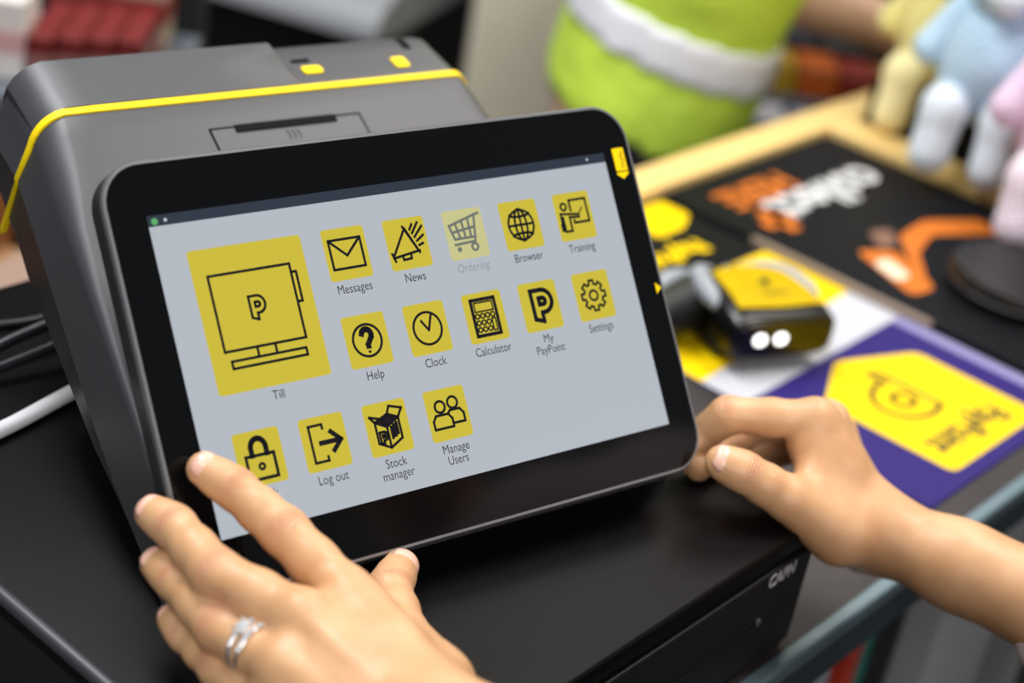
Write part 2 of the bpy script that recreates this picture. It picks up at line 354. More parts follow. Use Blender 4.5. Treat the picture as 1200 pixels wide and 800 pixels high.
# controls on the back top
def bt(u, p, n=0.0): return Vector((u, p, Tz(p) + n))
bm = bmesh.new(); prism(bm, rrect(0.0265 + 0.0065, 0.2355, 0.0265 + 0.0185, 0.2425, 0.0018, 3), -0.001, 0.0009, bt); obj('yellow_button', bm, yellow, T)
bm = bmesh.new(); prism(bm, rrect(0.0915, 0.2335, 0.1005, 0.2435, 0.0018, 3), -0.001, 0.0009, bt); obj('yellow_button', bm, yellow, T)
bm = bmesh.new(); prism(bm, [(0.031, 0.2475), (0.042, 0.2475), (0.042, 0.2505), (0.031, 0.2505)], -0.001, 0.0005, bt); obj('vent_slot', bm, groove, T)
bm = bmesh.new(); prism(bm, [(0.107, 0.252), (0.112, 0.252), (0.112, 0.264), (0.107, 0.264)], -0.001, 0.0005, bt); obj('vent_slot', bm, groove, T)
# base foot
bm = bmesh.new(); prof = [(0.02, 0.0), (0.150, 0.0), (0.182, 0.013), (0.190, 0.052), (0.02, 0.024)]
loft(bm, [[(u, p, z) for p, z in prof] for u in (-0.1185, -0.06, 0, 0.06, 0.1185)])
bmesh.ops.bisect_plane(bm, geom=bm.verts[:] + bm.edges[:] + bm.faces[:], plane_co=scr(0, 0, -0.035), plane_no=nrm, clear_outer=True)
bmesh.ops.contextual_create(bm, geom=[e for e in bm.edges if e.is_boundary])
obj('base_foot', bm, dark_plastic, T)
# tablet
def tab(x, y, z): return scr(x, H_ / 2 + y, z)
bm = bmesh.new()
def rr(inset, z, r): return [tab(x, y, z) for x, y in rrect(-0.147 + inset, -0.0977 + inset, 0.147 - inset, 0.0977 - inset, r, 10)]
loft(bm, [rr(0.006, -0.0215, 0.014), rr(0.002, -0.0185, 0.018), rr(0.0, -0.014, 0.020), rr(0.0, -0.0042, 0.020)]); tab_o = obj('tablet_back', bm, mat('tablet_grey', (52, 52, 54), 0.4), T, auto=35)
bm = bmesh.new(); loft(bm, [rr(0.0003, -0.0046, 0.0197), rr(-0.0003, -0.0036, 0.0203), rr(-0.0003, -0.0012, 0.0203), rr(0.0003, -0.0002, 0.0197), rr(0.002, -0.0001, 0.018)]); obj('tablet_rim', bm, rim_metal, T, auto=40)
bm = bmesh.new(); loft(bm, [rr(0.0016, -0.0004, 0.0184), rr(0.0016, 0.0, 0.0184)]); screen = obj('touchscreen', bm, glass_black, T); screen['label'] = 'glossy black touchscreen glass with a lit menu of yellow app icons'
def emis(name, c, s=1.0, rough=0.25):
    return mat(name, (4, 4, 4), rough, spec=0.25, emit=c, estr=s)
e_bg = emis('display_white', (180, 186, 194)); e_bar = emis('display_bar', (46, 54, 68)); e_y = emis('display_yellow', (204, 187, 58)); e_yf = emis('display_faded', (200, 197, 140))
e_ink = emis('display_ink', (18, 18, 26)); e_inkf = emis('display_ink_faded', (110, 116, 110)); e_txt = emis('display_text', (48, 50, 58)); e_txtf = emis('display_text_faded', (148, 152, 160)); e_g = emis('display_green', (96, 170, 110)); e_w = emis('display_dot', (190, 195, 205))
Z1, Z2, Z3 = 0.00012, 0.0002, 0.00028
def flat(bm, pts, n): bm.faces.new([bm.verts.new(px_(x, y, n)) for x, y in pts])
bm = bmesh.new(); flat(bm, [(0, 0.034), (1, 0.034), (1, 1), (0, 1)], Z1); obj('display_background', bm, e_bg, screen, fixn=False)
bm = bmesh.new(); flat(bm, [(0, 0.0), (1, 0.0), (1, 0.034), (0, 0.034)], Z1); obj('status_bar', bm, e_bar, screen, fixn=False)
AR = W_ / H_
def disc(bm, cx, cy, r, n, seg=28, r2=0.0, a0=0, a1=360):
    """r in units of the display's width"""
    p = lambda a, q: (cx + q * math.cos(a), cy - q * AR * math.sin(a))
    for i in range(seg):
        a = math.radians(a0 + (a1 - a0) * i / seg); b = math.radians(a0 + (a1 - a0) * (i + 1) / seg)
        if r2: flat(bm, [p(a, r2), p(a, r), p(b, r), p(b, r2)], n)
        else: flat(bm, [(cx, cy), p(a, r), p(b, r)], n)
bm = bmesh.new(); disc(bm, 0.0125, 0.019, 0.0062, Z2); obj('status_dot', bm, e_g, screen, fixn=False)['label'] = 'green status dot'
bm = bmesh.new(); disc(bm, 0.0325, 0.018, 0.0032, Z2); obj('status_dot', bm, e_w, screen, fixn=False)['label'] = 'pale grey status dot'
bm = bmesh.new(); disc(bm, 0.955, 0.016, 0.0028, Z2); obj('status_dot', bm, e_w, screen, fixn=False)['label'] = 'pale grey status dot at the right end'
class Glyph:
    """strokes in tile coordinates: x 0..1 right, y 0..1 up"""
    def __init__(s, x0, y0, w_, h_, lw): s.bm = bmesh.new(); s.x0, s.y0, s.w, s.h, s.lw = x0, y0, w_, h_, lw
    def q(s, x, y): return (s.x0 + x * s.w, s.y0 + (1 - y) * s.h)
    def line(s, pts, closed=False, lw=None):
        lw = (lw or s.lw) / 2; P = [Vector(((s.x0 + x * s.w) * AR, s.y0 + (1 - y) * s.h)) for x, y in pts]
        if closed: P.append(P[0])
        for a, b in zip(P, P[1:]):
            d = (b - a).normalized() * lw; n = Vector((-d.y, d.x)); a_ = a - d * 0.8; b_ = b + d * 0.8
            flat(s.bm, [(v.x / AR, v.y) for v in (a_ + n, b_ + n, b_ - n, a_ - n)][::-1], Z3)
    def fill(s, pts): flat(s.bm, [s.q(x, y) for x, y in pts], Z3)
    def circ(s, x, y, r, lw=None, fill=False, a0=0, a1=360):
        lw = (lw or s.lw) / 2; c = s.q(x, y); R = r * s.w
        if fill: disc(s.bm, c[0], c[1], R, Z3)
        else: disc(s.bm, c[0], c[1], R + lw / AR, Z3, 30, R - lw / AR, a0, a1)
def arcp(cx, cy, rx, ry, a0, a1, n=12): return [(cx + rx * math.cos(math.radians(a0 + (a1 - a0) * i / n)), cy + ry * math.sin(math.radians(a0 + (a1 - a0) * i / n))) for i in range(n + 1)]
def p_logo(g, x, y, s, lw=None):
    """outlined letter P with a slanted foot"""
    f = lambda pts: [(x + s * a, y + s * 0.92 * b) for a, b in pts]
    g.line(f([(0, 0.10), (0, 1), (0.35, 1)] + arcp(0.38, 0.64, 0.36, 0.36, 85, -90, 10) + [(0.30, 0.28), (0.30, 0.0)]), True, lw)
    g.line(f([(0.26, 0.74), (0.36, 0.74)] + arcp(0.38, 0.64, 0.11, 0.10, 80, -80, 6) + [(0.26, 0.54)]), True, lw)
def g_till(g):
    g.line([(0.13, 0.18 + 0.63), (0.85, 0.81), (0.85, 0.285), (0.13, 0.285)], True)
    g.line([(0.85, 0.75), (0.895, 0.75), (0.895, 0.54), (0.85, 0.54)]); g.line([(0.41, 0.285), (0.41, 0.215)]); g.line([(0.57, 0.285), (0.57, 0.215)])
    g.line([(0.17, 0.215), (0.83, 0.215), (0.83, 0.165), (0.17, 0.165)], True); p_logo(g, 0.43, 0.465, 0.18)
def g_msg(g): g.line([(0.13, 0.78), (0.87, 0.78), (0.87, 0.22), (0.13, 0.22)], True); g.line([(0.13, 0.78), (0.5, 0.46), (0.87, 0.78)])
def g_news(g):
    g.line([(0.10, 0.27), (0.50, 0.80), (0.72, 0.35)]); g.line([(0.10, 0.25), (0.76, 0.33)]); g.line([(0.08, 0.34), (0.13, 0.18)]); g.line([(0.46, 0.84), (0.75, 0.29)])
    g.line([(0.32, 0.28), (0.33, 0.19), (0.52, 0.20), (0.53, 0.29)])
    for a, b in (((0.62, 0.76), (0.70, 0.86)), ((0.66, 0.68), (0.84, 0.88)), ((0.70, 0.60), (0.93, 0.80)), ((0.74, 0.52), (0.92, 0.62)), ((0.77, 0.43), (0.88, 0.46))): g.line([a, b])
def g_cart(g):
    g.line([(0.12, 0.70), (0.20, 0.42), (0.72, 0.42), (0.80, 0.86), (0.92, 0.88)]); g.line([(0.12, 0.70), (0.80, 0.86)]); g.line([(0.16, 0.56), (0.75, 0.62)])
    for a, b in (((0.28, 0.74), (0.34, 0.42)), ((0.45, 0.78), (0.48, 0.42)), ((0.62, 0.82), (0.62, 0.42))): g.line([a, b])
    g.line([(0.72, 0.42), (0.70, 0.33), (0.18, 0.31)]); g.circ(0.26, 0.21, 0.055, fill=True); g.circ(0.66, 0.22, 0.075, fill=False)
def g_globe(g):
    g.circ(0.5, 0.5, 0.33); c = 0.5; ry = 0.33 * 1.045 * 0.95
    for rx in (0.15,): g.line(arcp(c, c, rx, ry, 0, 360, 24)[:-1], True)
    g.line([(0.5, 0.5 - ry), (0.5, 0.5 + ry)]); g.line([(0.18, 0.5), (0.82, 0.5)])
    g.line(arcp(0.5, 0.72, 0.26, 0.05, 180, 360, 8)); g.line(arcp(0.5, 0.28, 0.26, 0.05, 0, 180, 8))
def g_train(g):
    g.circ(0.25, 0.72, 0.075); g.line([(0.43, 0.62), (0.43, 0.84), (0.88, 0.84), (0.88, 0.36), (0.47, 0.36), (0.47, 0.42)]); g.line([(0.62, 0.52), (0.74, 0.66)], lw=g.lw * 0.6)
    g.line([(0.13, 0.34), (0.13, 0.58), (0.62, 0.53), (0.62, 0.47), (0.36, 0.49), (0.36, 0.20), (0.18, 0.20), (0.18, 0.50)]); g.line([(0.13, 0.34), (0.13, 0.24)], lw=g.lw * 1.8)
def g_help(g):
    g.circ(0.5, 0.5, 0.33); g.line(arcp(0.5, 0.60, 0.11, 0.11, 165, -50, 10) + [(0.5, 0.42), (0.5, 0.38)], lw=g.lw * 2.2); g.circ(0.5, 0.28, 0.032, fill=True)
def g_clock(g): g.circ(0.5, 0.5, 0.34); g.line([(0.38, 0.66), (0.52, 0.46), (0.64, 0.74)])
def g_calc(g):
    g.line([(0.20, 0.86), (0.80, 0.86), (0.80, 0.14), (0.20, 0.14)], True, g.lw * 1.4); th = g.lw * 0.65; g.line([(0.27, 0.80), (0.73, 0.80), (0.73, 0.62), (0.27, 0.62)], True, th)
    for r in range(3):
        for c in range(4):
            if c == 3 and r > 0: continue
            g.circ(0.30 + 0.13 * c, 0.53 - 0.135 * r, 0.05, lw=th)
    g.line([(0.645, 0.45), (0.735, 0.45), (0.735, 0.21), (0.645, 0.21)], True, th)
def g_pay(g): p_logo(g, 0.30, 0.18, 0.70, g.lw * 1.8)
def g_gear(g):
    pts = []
    for k in range(8):
        a = 45 * k
        for da, r in ((-15, 0.25), (-10, 0.33), (10, 0.33), (15, 0.25)): pts.append((0.5 + r * math.cos(math.radians(a + da)), 0.5 + r * 0.97 * math.sin(math.radians(a + da))))
    g.line(pts, True); g.circ(0.5, 0.5, 0.11)
def g_lock(g):
    g.line([(0.20, 0.55), (0.80, 0.55), (0.80, 0.12), (0.20, 0.12)], True, g.lw * 1.2); g.line([(0.34, 0.55), (0.34, 0.66)] + arcp(0.5, 0.68, 0.16, 0.17, 180, 0, 12) + [(0.66, 0.55)], lw=g.lw * 2); g.circ(0.5, 0.34, 0.055)
def g_out(g):
    g.line([(0.50, 0.76), (0.50, 0.84), (0.20, 0.84), (0.20, 0.16), (0.50, 0.16), (0.50, 0.24)]); g.line([(0.40, 0.50), (0.84, 0.50)], lw=g.lw * 1.8); g.line([(0.66, 0.68), (0.86, 0.50), (0.66, 0.32)], lw=g.lw * 1.8)
def g_stock(g):
    g.line([(0.22, 0.64), (0.22, 0.24), (0.48, 0.12), (0.48, 0.52)], True); g.line([(0.48, 0.12), (0.78, 0.26), (0.78, 0.66), (0.48, 0.52)]); g.fill([(0.24, 0.64), (0.48, 0.54), (0.76, 0.66), (0.54, 0.76)])
    g.line([(0.22, 0.64), (0.12, 0.76), (0.40, 0.68), (0.48, 0.53)]); g.line([(0.54, 0.76), (0.62, 0.90), (0.90, 0.82), (0.78, 0.66)]); g.line([(0.22, 0.64), (0.54, 0.76), (0.78, 0.66)]); p_logo(g, 0.28, 0.22, 0.24)
    for i, lw in enumerate((1.2, 0.6, 1.4, 0.7, 1.2)): g.line([(0.57 + 0.035 * i, 0.29 + 0.017 * i), (0.57 + 0.035 * i, 0.50 + 0.017 * i)], lw=g.lw * lw)
def g_users(g):
    for x, y in ((0.34, 0.66), (0.66, 0.70)): g.circ(x, y, 0.12)
    g.line([(0.12, 0.24), (0.12, 0.40), (0.20, 0.50), (0.50, 0.50), (0.58, 0.40), (0.58, 0.24)], True); g.line([(0.52, 0.52), (0.56, 0.56), (0.80, 0.56), (0.88, 0.46), (0.88, 0.30), (0.60, 0.30)])
XS = [0.058, 0.189, 0.320, 0.451, 0.583, 0.714, 0.846]; YS = [0.1235, 0.4115, 0.700]; TW, TH = 0.0895, 0.170
apps = [('till', 0.056, 0.1245, 0.222, 0.454, g_till, ['Till'], None, 'yellow till tile, the largest icon'),
        ('messages', XS[2], YS[0], 0, 0, g_msg, ['Messages'], None, 'envelope icon'), ('news', XS[3], YS[0], 0, 0, g_news, ['News'], None, 'megaphone icon'),
        ('ordering', XS[4], YS[0], 0, 0, g_cart, ['Ordering'], 1, 'faded shopping trolley icon'), ('browser', XS[5], YS[0], 0, 0, g_globe, ['Browser'], None, 'globe icon'),
        ('training', XS[6], YS[0], 0, 0, g_train, ['Training'], None, 'teacher at a board icon'), ('help', XS[2], YS[1], 0, 0, g_help, ['Help'], None, 'question mark icon'),
        ('clock', XS[3], YS[1], 0, 0, g_clock, ['Clock'], None, 'clock icon'), ('calculator', XS[4], YS[1], 0, 0, g_calc, ['Calculator'], None, 'calculator icon'),
        ('account', XS[5], YS[1], 0, 0, g_pay, ['My', 'PayPoint'], None, 'letter P icon'), ('settings', XS[6], YS[1], 0, 0, g_gear, ['Settings'], None, 'gear icon'),
        ('lock', XS[0] + 0.002, YS[2], 0, 0, g_lock, ['Lock'], None, 'padlock icon'), ('logout', XS[1], YS[2], 0, 0, g_out, ['Log out'], None, 'arrow leaving a doorway icon'),
        ('stock', XS[2], YS[2], 0, 0, g_stock, ['Stock', 'manager'], None, 'open stock box icon'), ('users', XS[3], YS[2], 0, 0, g_users, ['Manage', 'Users'], None, 'two people icon')]
for nm, x, y, w_, h_, fn, lines, faded, lab in apps:
    w_ = w_ or TW; h_ = h_ or TH; rad = 0.0022 * 0.257 / 0.257 + (0.0008 if nm == 'till' else 0)
    bm = bmesh.new(); pts = [(px_(x, y).x, 0)]
    P0 = [(a / W_ , b / H_) for a, b in rrect(x * W_, y * H_, (x + w_) * W_, (y + h_) * H_, 0.0017, 4)]
    bm.faces.new([bm.verts.new(px_(a, b, Z2)) for a, b in P0][::-1]); o = obj('app_tile', bm, e_yf if faded else e_y, screen, fixn=False); o['label'] = lab + ' tile'
    g = Glyph(x, y, w_, h_, 0.0088); fn(g); o = obj('app_glyph', g.bm, e_inkf if faded else e_ink, screen, fixn=False); o['label'] = lab
    ms = []
    for i, s in enumerate(lines):
        cy = y + h_ + 0.030 + 0.038 * i; cx = x + w_ * 0.5
        ms.append(text_mesh(s, 0.0061, lambda a, b, c, cx=cx, cy=cy: px_(cx, cy, Z2) + Vector((a, b * st_, b * ct_)), sx=0.83, bold=0.0))
    bm = bmesh.new()
    for m_ in ms: bm.from_mesh(m_)
    o = obj('app_caption', bm, e_txtf if faded else e_txt, screen, fixn=False); o['label'] = 'caption reading ' + ' '.join(lines)
# yellow tag on the bezel
bm = bmesh.new()
prism(bm, [(1.023, -0.010), (1.052, -0.010), (1.052, 0.074), (1.023, 0.074)], Z1, Z2, lambda x, y, z: px_(x, y, z)); prism(bm, [(1.023, 0.079), (1.052, 0.079), (1.052, 0.086), (1.0375, 0.104), (1.023, 0.086)], Z1, Z2, lambda x, y, z: px_(x, y, z))
stick = obj('bezel_sticker', bm, yellow_print, screen); stick['label'] = 'yellow sticker with down arrow on the bezel'
me = text_mesh('PayPoint', 0.0036, lambda a, b, c: px_(1.043, 0.034, Z3) + Vector((b, -a * st_, -a * ct_)), sx=0.72); link('sticker_lettering', me, ink, screen)
bm = bmesh.new(); prism(bm, [(1.0505, 0.495), (1.064, 0.515), (1.0505, 0.535)], Z1, Z2, lambda x, y, z: px_(x, y, z)); obj('bezel_arrow', bm, yellow_print, screen)['label'] = 'small yellow triangle on the bezel'

# ------------------------------------------------------------------ cables behind the terminal
def cable(label, pts, r, m, name='cable', plug=None, group=None):
    bm = bmesh.new(); tube(bm, pts, r, 10, 8)
    t = thing(name, label, 'cable', pts[0], 0); o = obj('cord', bm, m, t, smooth=True)
    for v in o.data.vertices: v.co -= Vector(pts[0])
    if plug:
        bm = bmesh.new(); tube(bm, plug, r * 1.7, 12, 4); p = obj('plug', bm, m, t, smooth=True)
        for v in p.data.vertices: v.co -= Vector(pts[0])
    return t
cable('thick white cable looping behind the terminal on the drawer lid', [(0.10, 0.215, 0.02), (0.02, 0.215, 0.016), (-0.06, 0.215, 0.006), (-0.125, 0.205, 0.0046), (-0.182, 0.208, 0.0062), (-0.200, 0.222, -0.012), (-0.21, 0.25, -0.075)], 0.0042, cable_white)
cable('black cable with thick plug, lowest of the black cables behind the terminal', [(0.08, 0.235, 0.03), (0.0, 0.243, 0.022), (-0.07, 0.25, 0.010), (-0.14, 0.255, 0.0038), (-0.184, 0.264, 0.0055), (-0.201, 0.275, -0.02), (-0.215, 0.29, -0.08)], 0.0032, cable_black, plug=[(0.02, 0.24, 0.025), (-0.01, 0.244, 0.022), (-0.045, 0.247, 0.015)])
cable('black cable lying in the middle of the cable bundle behind the terminal', [(0.08, 0.26, 0.03), (0.01, 0.262, 0.024), (-0.06, 0.268, 0.012), (-0.11, 0.272, 0.004), (-0.186, 0.30, 0.006), (-0.204, 0.315, -0.02), (-0.212, 0.33, -0.08)], 0.0034, cable_black, plug=[(0.02, 0.262, 0.026), (-0.01, 0.263, 0.022), (-0.04, 0.266, 0.016)])
cable('thin black cable farthest back behind the terminal', [(0.08, 0.28, 0.03), (0.02, 0.285, 0.02), (-0.03, 0.288, 0.0045), (-0.09, 0.31, 0.0026), (-0.184, 0.322, 0.0046), (-0.200, 0.328, -0.02), (-0.207, 0.335, -0.08)], 0.0022, cable_black)

# ------------------------------------------------------------------ printed mats on the counter
def card(name, label, cat, x0, y0, x1, y1, z0, z1, m, rot=0):
    t = thing(name, label, cat, ((x0 + x1) / 2, (y0 + y1) / 2, z0))
    bm = bmesh.new(); cx, cy = (x0 + x1) / 2, (y0 + y1) / 2
    box(bm, (x0 - cx, y0 - cy, 0), (x1 - cx, y1 - cy, z1 - z0), min(0.0006, (z1 - z0) / 3)); obj('sheet', bm, m, t)
    return t, (lambda x, y, n=0.0: Vector((x - cx, y - cy, z1 - z0 + n)))
def printed(t, f, name, pts, m, n=0.0002, label=None, d=0.0002):
    bm = bmesh.new(); prism(bm, pts, n - d, n, f); o = obj(name, bm, m, t)
    if label: o['label'] = label
    return o
def lettering(t, f, s, x, y, size, m, n=0.0003, rot=180, sx=1.0, bold=0.0, spacing=1.0):
    a = math.radians(rot)
    me = text_mesh(s, size, lambda u, v, z: f(x + u * math.cos(a) - v * math.sin(a), y + u * math.sin(a) + v * math.cos(a), n), sx=sx, bold=bold, spacing=spacing)
    o = link('lettering', me, m, t); o['label'] = 'lettering reading ' + s; return o
purple = mat('print_purple', (46, 34, 104), 0.5, spec=0.12); white_p = mat('print_white', (190, 190, 196), 0.5, spec=0.15); black_p = mat('print_black', (22, 22, 25), 0.5, spec=0.07); orange_p = mat('print_orange', (206, 112, 40), 0.5, spec=0.12); orange_l = mat('print_orange_light', (240, 170, 100), 0.5); cream_p = mat('print_cream', (245, 215, 185), 0.5)
t, f = card('counter_mat', 'purple, white and yellow printed mat lying beside the cash drawer', 'mat', 0.379, -0.084, 0.604, 0.20, CT, CT + 0.0016, mat('print_purple_base', (42, 34, 104), 0.5, spec=0.12))
printed(t, f, 'yellow_panel', [(0.3805, 0.09), (0.603, 0.09), (0.603, 0.199), (0.3805, 0.199)], yellow_print, 0.00012)
printed(t, f, 'white_band', [(0.380, 0.066), (0.603, 0.070), (0.603, 0.118), (0.380, 0.102)], white_p)
printed(t, f, 'purple_panel', [(0.3805, -0.083), (0.590, -0.083), (0.590, 0.070), (0.3805, 0.066)], purple)
printed(t, f, 'white_border', [(0.590, -0.083), (0.603, -0.083), (0.603, 0.071), (0.590, 0.070)], mat('print_lilac', (140, 136, 180), 0.4))
def round_poly(pts, r, seg=5):
    out = []; n = len(pts)
    for i in range(n):
        p = Vector(pts[i]); a = (Vector(pts[i - 1]) - p).normalized() * r; b = (Vector(pts[(i + 1) % n]) - p).normalized() * r
        for k in range(seg + 1):
            s = k / seg; out.append(tuple(p + a * (1 - s) ** 2 + b * s ** 2))
    return out
printed(t, f, 'yellow_badge', round_poly([(0.432, -0.072), (0.562, -0.072), (0.562, 0.031), (0.492, 0.061), (0.432, 0.032)], 0.008), yellow_print, 0.0004, 'yellow pentagon badge')
lettering(t, f, 'PayPoint', 0.494, -0.049, 0.031, ink, 0.0006, 180, 0.86, 0.0008)
bm = bmesh.new()
def rect_path(bm, pts, wd, f, n):
    for a, b in zip(pts, pts[1:]):
        a = Vector(a); b = Vector(b); d = (b - a).normalized() * wd / 2; q = Vector((-d.y, d.x)); a = a - d * .6; b = b + d * .6
        prism(bm, [tuple(a + q), tuple(b + q), tuple(b - q), tuple(a - q)], n - 0.0002, n, f)
rect_path(bm, [(0.507, 0.030), (0.507, -0.022)], 0.0042, f, 0.0006); rect_path(bm, [(0.507, -0.022)] + arcp(0.492, 0.000, 0.030, 0.023, -60, -285, 14), 0.0042, f, 0.0006); rect_path(bm, [(0.507, 0.030), (0.497, 0.036), (0.497, 0.020)], 0.0042, f, 0.0006); rect_path(bm, arcp(0.488, 0.0, 0.010, 0.008, 0, 360, 10), 0.0042, f, 0.0006)
obj('badge_symbol', bm, ink, t)['label'] = 'black outlined letter P symbol on the badge'

t, f = card('counter_mat', 'small black mat with yellow badge and yellow lettering behind the scanner', 'mat', 0.36, 0.205, 0.604, 0.308, CT, CT + 0.002, black_p)
printed(t, f, 'yellow_badge', round_poly([(0.540, 0.262), (0.575, 0.262), (0.602, 0.276), (0.602, 0.306), (0.545, 0.306)], 0.006), yellow_print, 0.0003, 'yellow badge printed at the mat corner')
lettering(t, f, 'PayPoint', 0.520, 0.236, 0.027, yellow_print, 0.0004, 180, 0.95, 0.0012)

t, f = card('counter_mat', 'large black mat with orange and white lettering in front of the pine rails', 'mat', 0.608, -0.07, 0.874, 0.31, CT, CT + 0.006, black_p)
bm = bmesh.new(); box(bm, (0.6045, 0.045, -0.0055), (0.611, 0.215, 0.0006), 0.0004, 1, Matrix.Translation((-0.741, -0.12, 0.006))); obj('edge_trim', bm, mat('trim_tan', (138, 120, 104), 0.5), t)['label'] = 'tan trim along the near edge'
lettering(t, f, 'collect', 0.752, 0.232, 0.060, mat('print_pale', (214, 214, 216), 0.5), 0.0004, 180, 1.0, 0.0016)
lettering(t, f, 'HERE', 0.692, 0.270, 0.045, orange_p, 0.0004, 180, 0.95, 0.0012)
bm = bmesh.new(); rect_path(bm, [(0.640, 0.222), (0.672, 0.222)], 0.014, f, 0.0004); rect_path(bm, [(0.656, 0.206), (0.656, 0.238)], 0.014, f, 0.0004); obj('plus_sign', bm, orange_p, t)['label'] = 'orange plus sign'
printed(t, f, 'orange_parcel', round_poly([(0.636, 0.079), (0.667, 0.074), (0.700, 0.130), (0.668, 0.152)], 0.010), orange_p, 0.0003, 'orange printed parcel')
printed(t, f, 'parcel_label', round_poly([(0.648, 0.100), (0.668, 0.098), (0.680, 0.128), (0.660, 0.130)], 0.006), cream_p, 0.0004, 'pale printed parcel label')
printed(t, f, 'orange_arm', round_poly([(0.672, 0.085), (0.715, 0.118), (0.760, 0.130), (0.822, 0.095), (0.832, 0.122), (0.780, 0.150), (0.730, 0.146), (0.692, 0.112)], 0.008), orange_p, 0.0003, 'orange printed sleeve')
printed(t, f, 'orange_fingers', round_poly([(0.690, 0.140), (0.716, 0.138), (0.735, 0.158), (0.712, 0.166)], 0.006), mat('print_brown', (120, 84, 66), 0.5), 0.0003)

t = thing('rubber_puck', 'round black dish lying on the large black mat', 'dish', (0.722, 0.028, CT + 0.006))
bm = bmesh.new(); lathe(bm, [(0.0, 0.0), (0.052, 0.0), (0.058, 0.004), (0.060, 0.014), (0.057, 0.021), (0.052, 0.0225), (0.046, 0.021), (0.0, 0.020)], 48); obj('dish', bm, mat('puck_black', (20, 20, 21), 0.4), t, auto=40)
bm = bmesh.new(); lathe(bm, [(0.0605, 0.007), (0.0615, 0.009), (0.0605, 0.011), (0.0585, 0.011), (0.0585, 0.007)], 48); obj('rim_band', bm, dark_plastic, t, smooth=True)

# ------------------------------------------------------------------ barcode scanner
SA = math.radians(154)
SC = thing('barcode_scanner', 'black handheld barcode scanner with yellow top cover and two white spots', 'scanner', (0.458, 0.116, CT + 0.0018), SA)
def S(y, z): return z - 0.0115 + 0.10 * y     # head tipped slightly up towards the nose
def head_ring(y, w_, zt, zb, k, grow=0.0):
    z0 = zb; z1 = zt; c = (z0 + z1) / 2; hh = (z1 - z0) / 2 + grow; out = []
    for i in range(28):
        a = 2 * math.pi * i / 28; ca, sa = math.cos(a), math.sin(a)
        out.append(((w_ + grow) * math.copysign(abs(ca) ** k, ca), y, S(y, c + hh * math.copysign(abs(sa) ** k, sa))))
    return out
HS = [(-0.050, 0.012, 0.052, 0.036, 0.8), (-0.046, 0.024, 0.056, 0.030, 0.7), (-0.036, 0.034, 0.0595, 0.024, 0.6), (-0.016, 0.040, 0.061, 0.022, 0.5), (0.010, 0.0425, 0.059, 0.022, 0.45), (0.026, 0.0435, 0.056, 0.019, 0.42), (0.038, 0.043, 0.052, 0.018, 0.42)]
bm = bmesh.new(); loft(bm, [head_ring(*h) for h in HS] + [head_ring(0.040, 0.0415, 0.051, 0.020, 0.42)]); obj('head', bm, black_gloss, SC, auto=40)
bm = bmesh.new(); loft(bm, [head_ring(0.0395, 0.0385, 0.049, 0.021, 0.5), head_ring(0.0415, 0.0375, 0.048, 0.022, 0.5)]); obj('scan_window', bm, mat('window_black', (3, 3, 4), 0.25), SC)
spot_m = mat('spot_white', (255, 255, 255), 0.3, emit=(255, 255, 250), estr=3.0)  # emissive white for the two small discs on the scan window
for x in (0.020, 0.003):
    bm = bmesh.new(); pts = rrect(x - 0.0048, 0.0305, x + 0.0048, 0.0390, 0.004, 5); prism(bm, pts, 0.0415, 0.0423, lambda a, b, c: (a, c, S(c, b))); obj('window_spot', bm, spot_m, SC)['label'] = 'glowing white spot on the window'
def hs_at(y): return [float(np.interp(y, [h[0] for h in HS], [h[j] for h in HS])) for j in range(1, 5)]
def top_at(x, y, up=0.0):
    w_, zt, zb, k = hs_at(y); c = (zt + zb) / 2; hh = (zt - zb) / 2; q = min(0.999, abs(x) / w_); s = (1 - q ** (2 / k)) ** (k / 2)
    return Vector((x, y, S(y, c + hh * s) + up))
bm = bmesh.new(); n1, n2 = 10, 12; G = []
for i in range(n1 + 1):
    y = -0.024 + (0.029 + 0.024) * i / n1; hw = 0.029 + 0.006 * i / n1; row = []
    for j in range(n2 + 1):
        x = -hw + 2 * hw * j / n2; yy = y - (0.008 * (1 - i / n1)) * (1 - (x / hw) ** 2) + 0.003 * (i / n1) * (1 - (x / hw) ** 2)
        row.append(bm.verts.new(top_at(x, yy, 0.0022)))
    G.append(row)
for a, b in zip(G, G[1:]):
    for i in range(n2): bm.faces.new((a[i], a[i + 1], b[i + 1], b[i]))
bmesh.ops.solidify(bm, geom=bm.faces[:], thickness=0.002); cov = obj('top_cover', bm, yellow, SC, smooth=True); cov['label'] = 'yellow top cover'
me = text_mesh('P', 0.014, lambda x, y, z: top_at(-x - 0.0, 0.004 - y, 0.0045), sx=1.0, bold=0.0004); link('cover_lettering', me, ink, cov)
me = text_mesh('PayPoint', 0.0062, lambda x, y, z: top_at(-x, 0.018 - y, 0.0045), sx=1.0); link('cover_lettering', me, ink, cov)
grey_r = mat('bumper_grey', (150, 154, 160), 0.5)
for s in (-1, 1):
    bm = bmesh.new(); tube(bm, [(s * 0.012, -0.049, S(-0.049, 0.050)), (s * 0.028, -0.040, S(-0.040, 0.053)), (s * 0.037, -0.022, S(-0.022, 0.054)), (s * 0.0405, 0.0, S(0, 0.052)), (s * 0.0415, 0.012, S(0.012, 0.049))], 0.006, 10, 6, [0.004, 0.0075, 0.0085, 0.0075, 0.003]); obj('bumper', bm, grey_r, SC, smooth=True)['label'] = 'grey rubber bumper'
bm = bmesh.new(); tube(bm, [(0.0, -0.030, 0.030), (0.032, -0.026, 0.027), (0.065, -0.012, 0.022), (0.105, 0.000, 0.0195), (0.14, 0.006, 0.0195)], 0.017, 14, 6, [0.016, 0.0185, 0.019, 0.019, 0.019]); obj('handle', bm, black_plastic, SC, smooth=True)
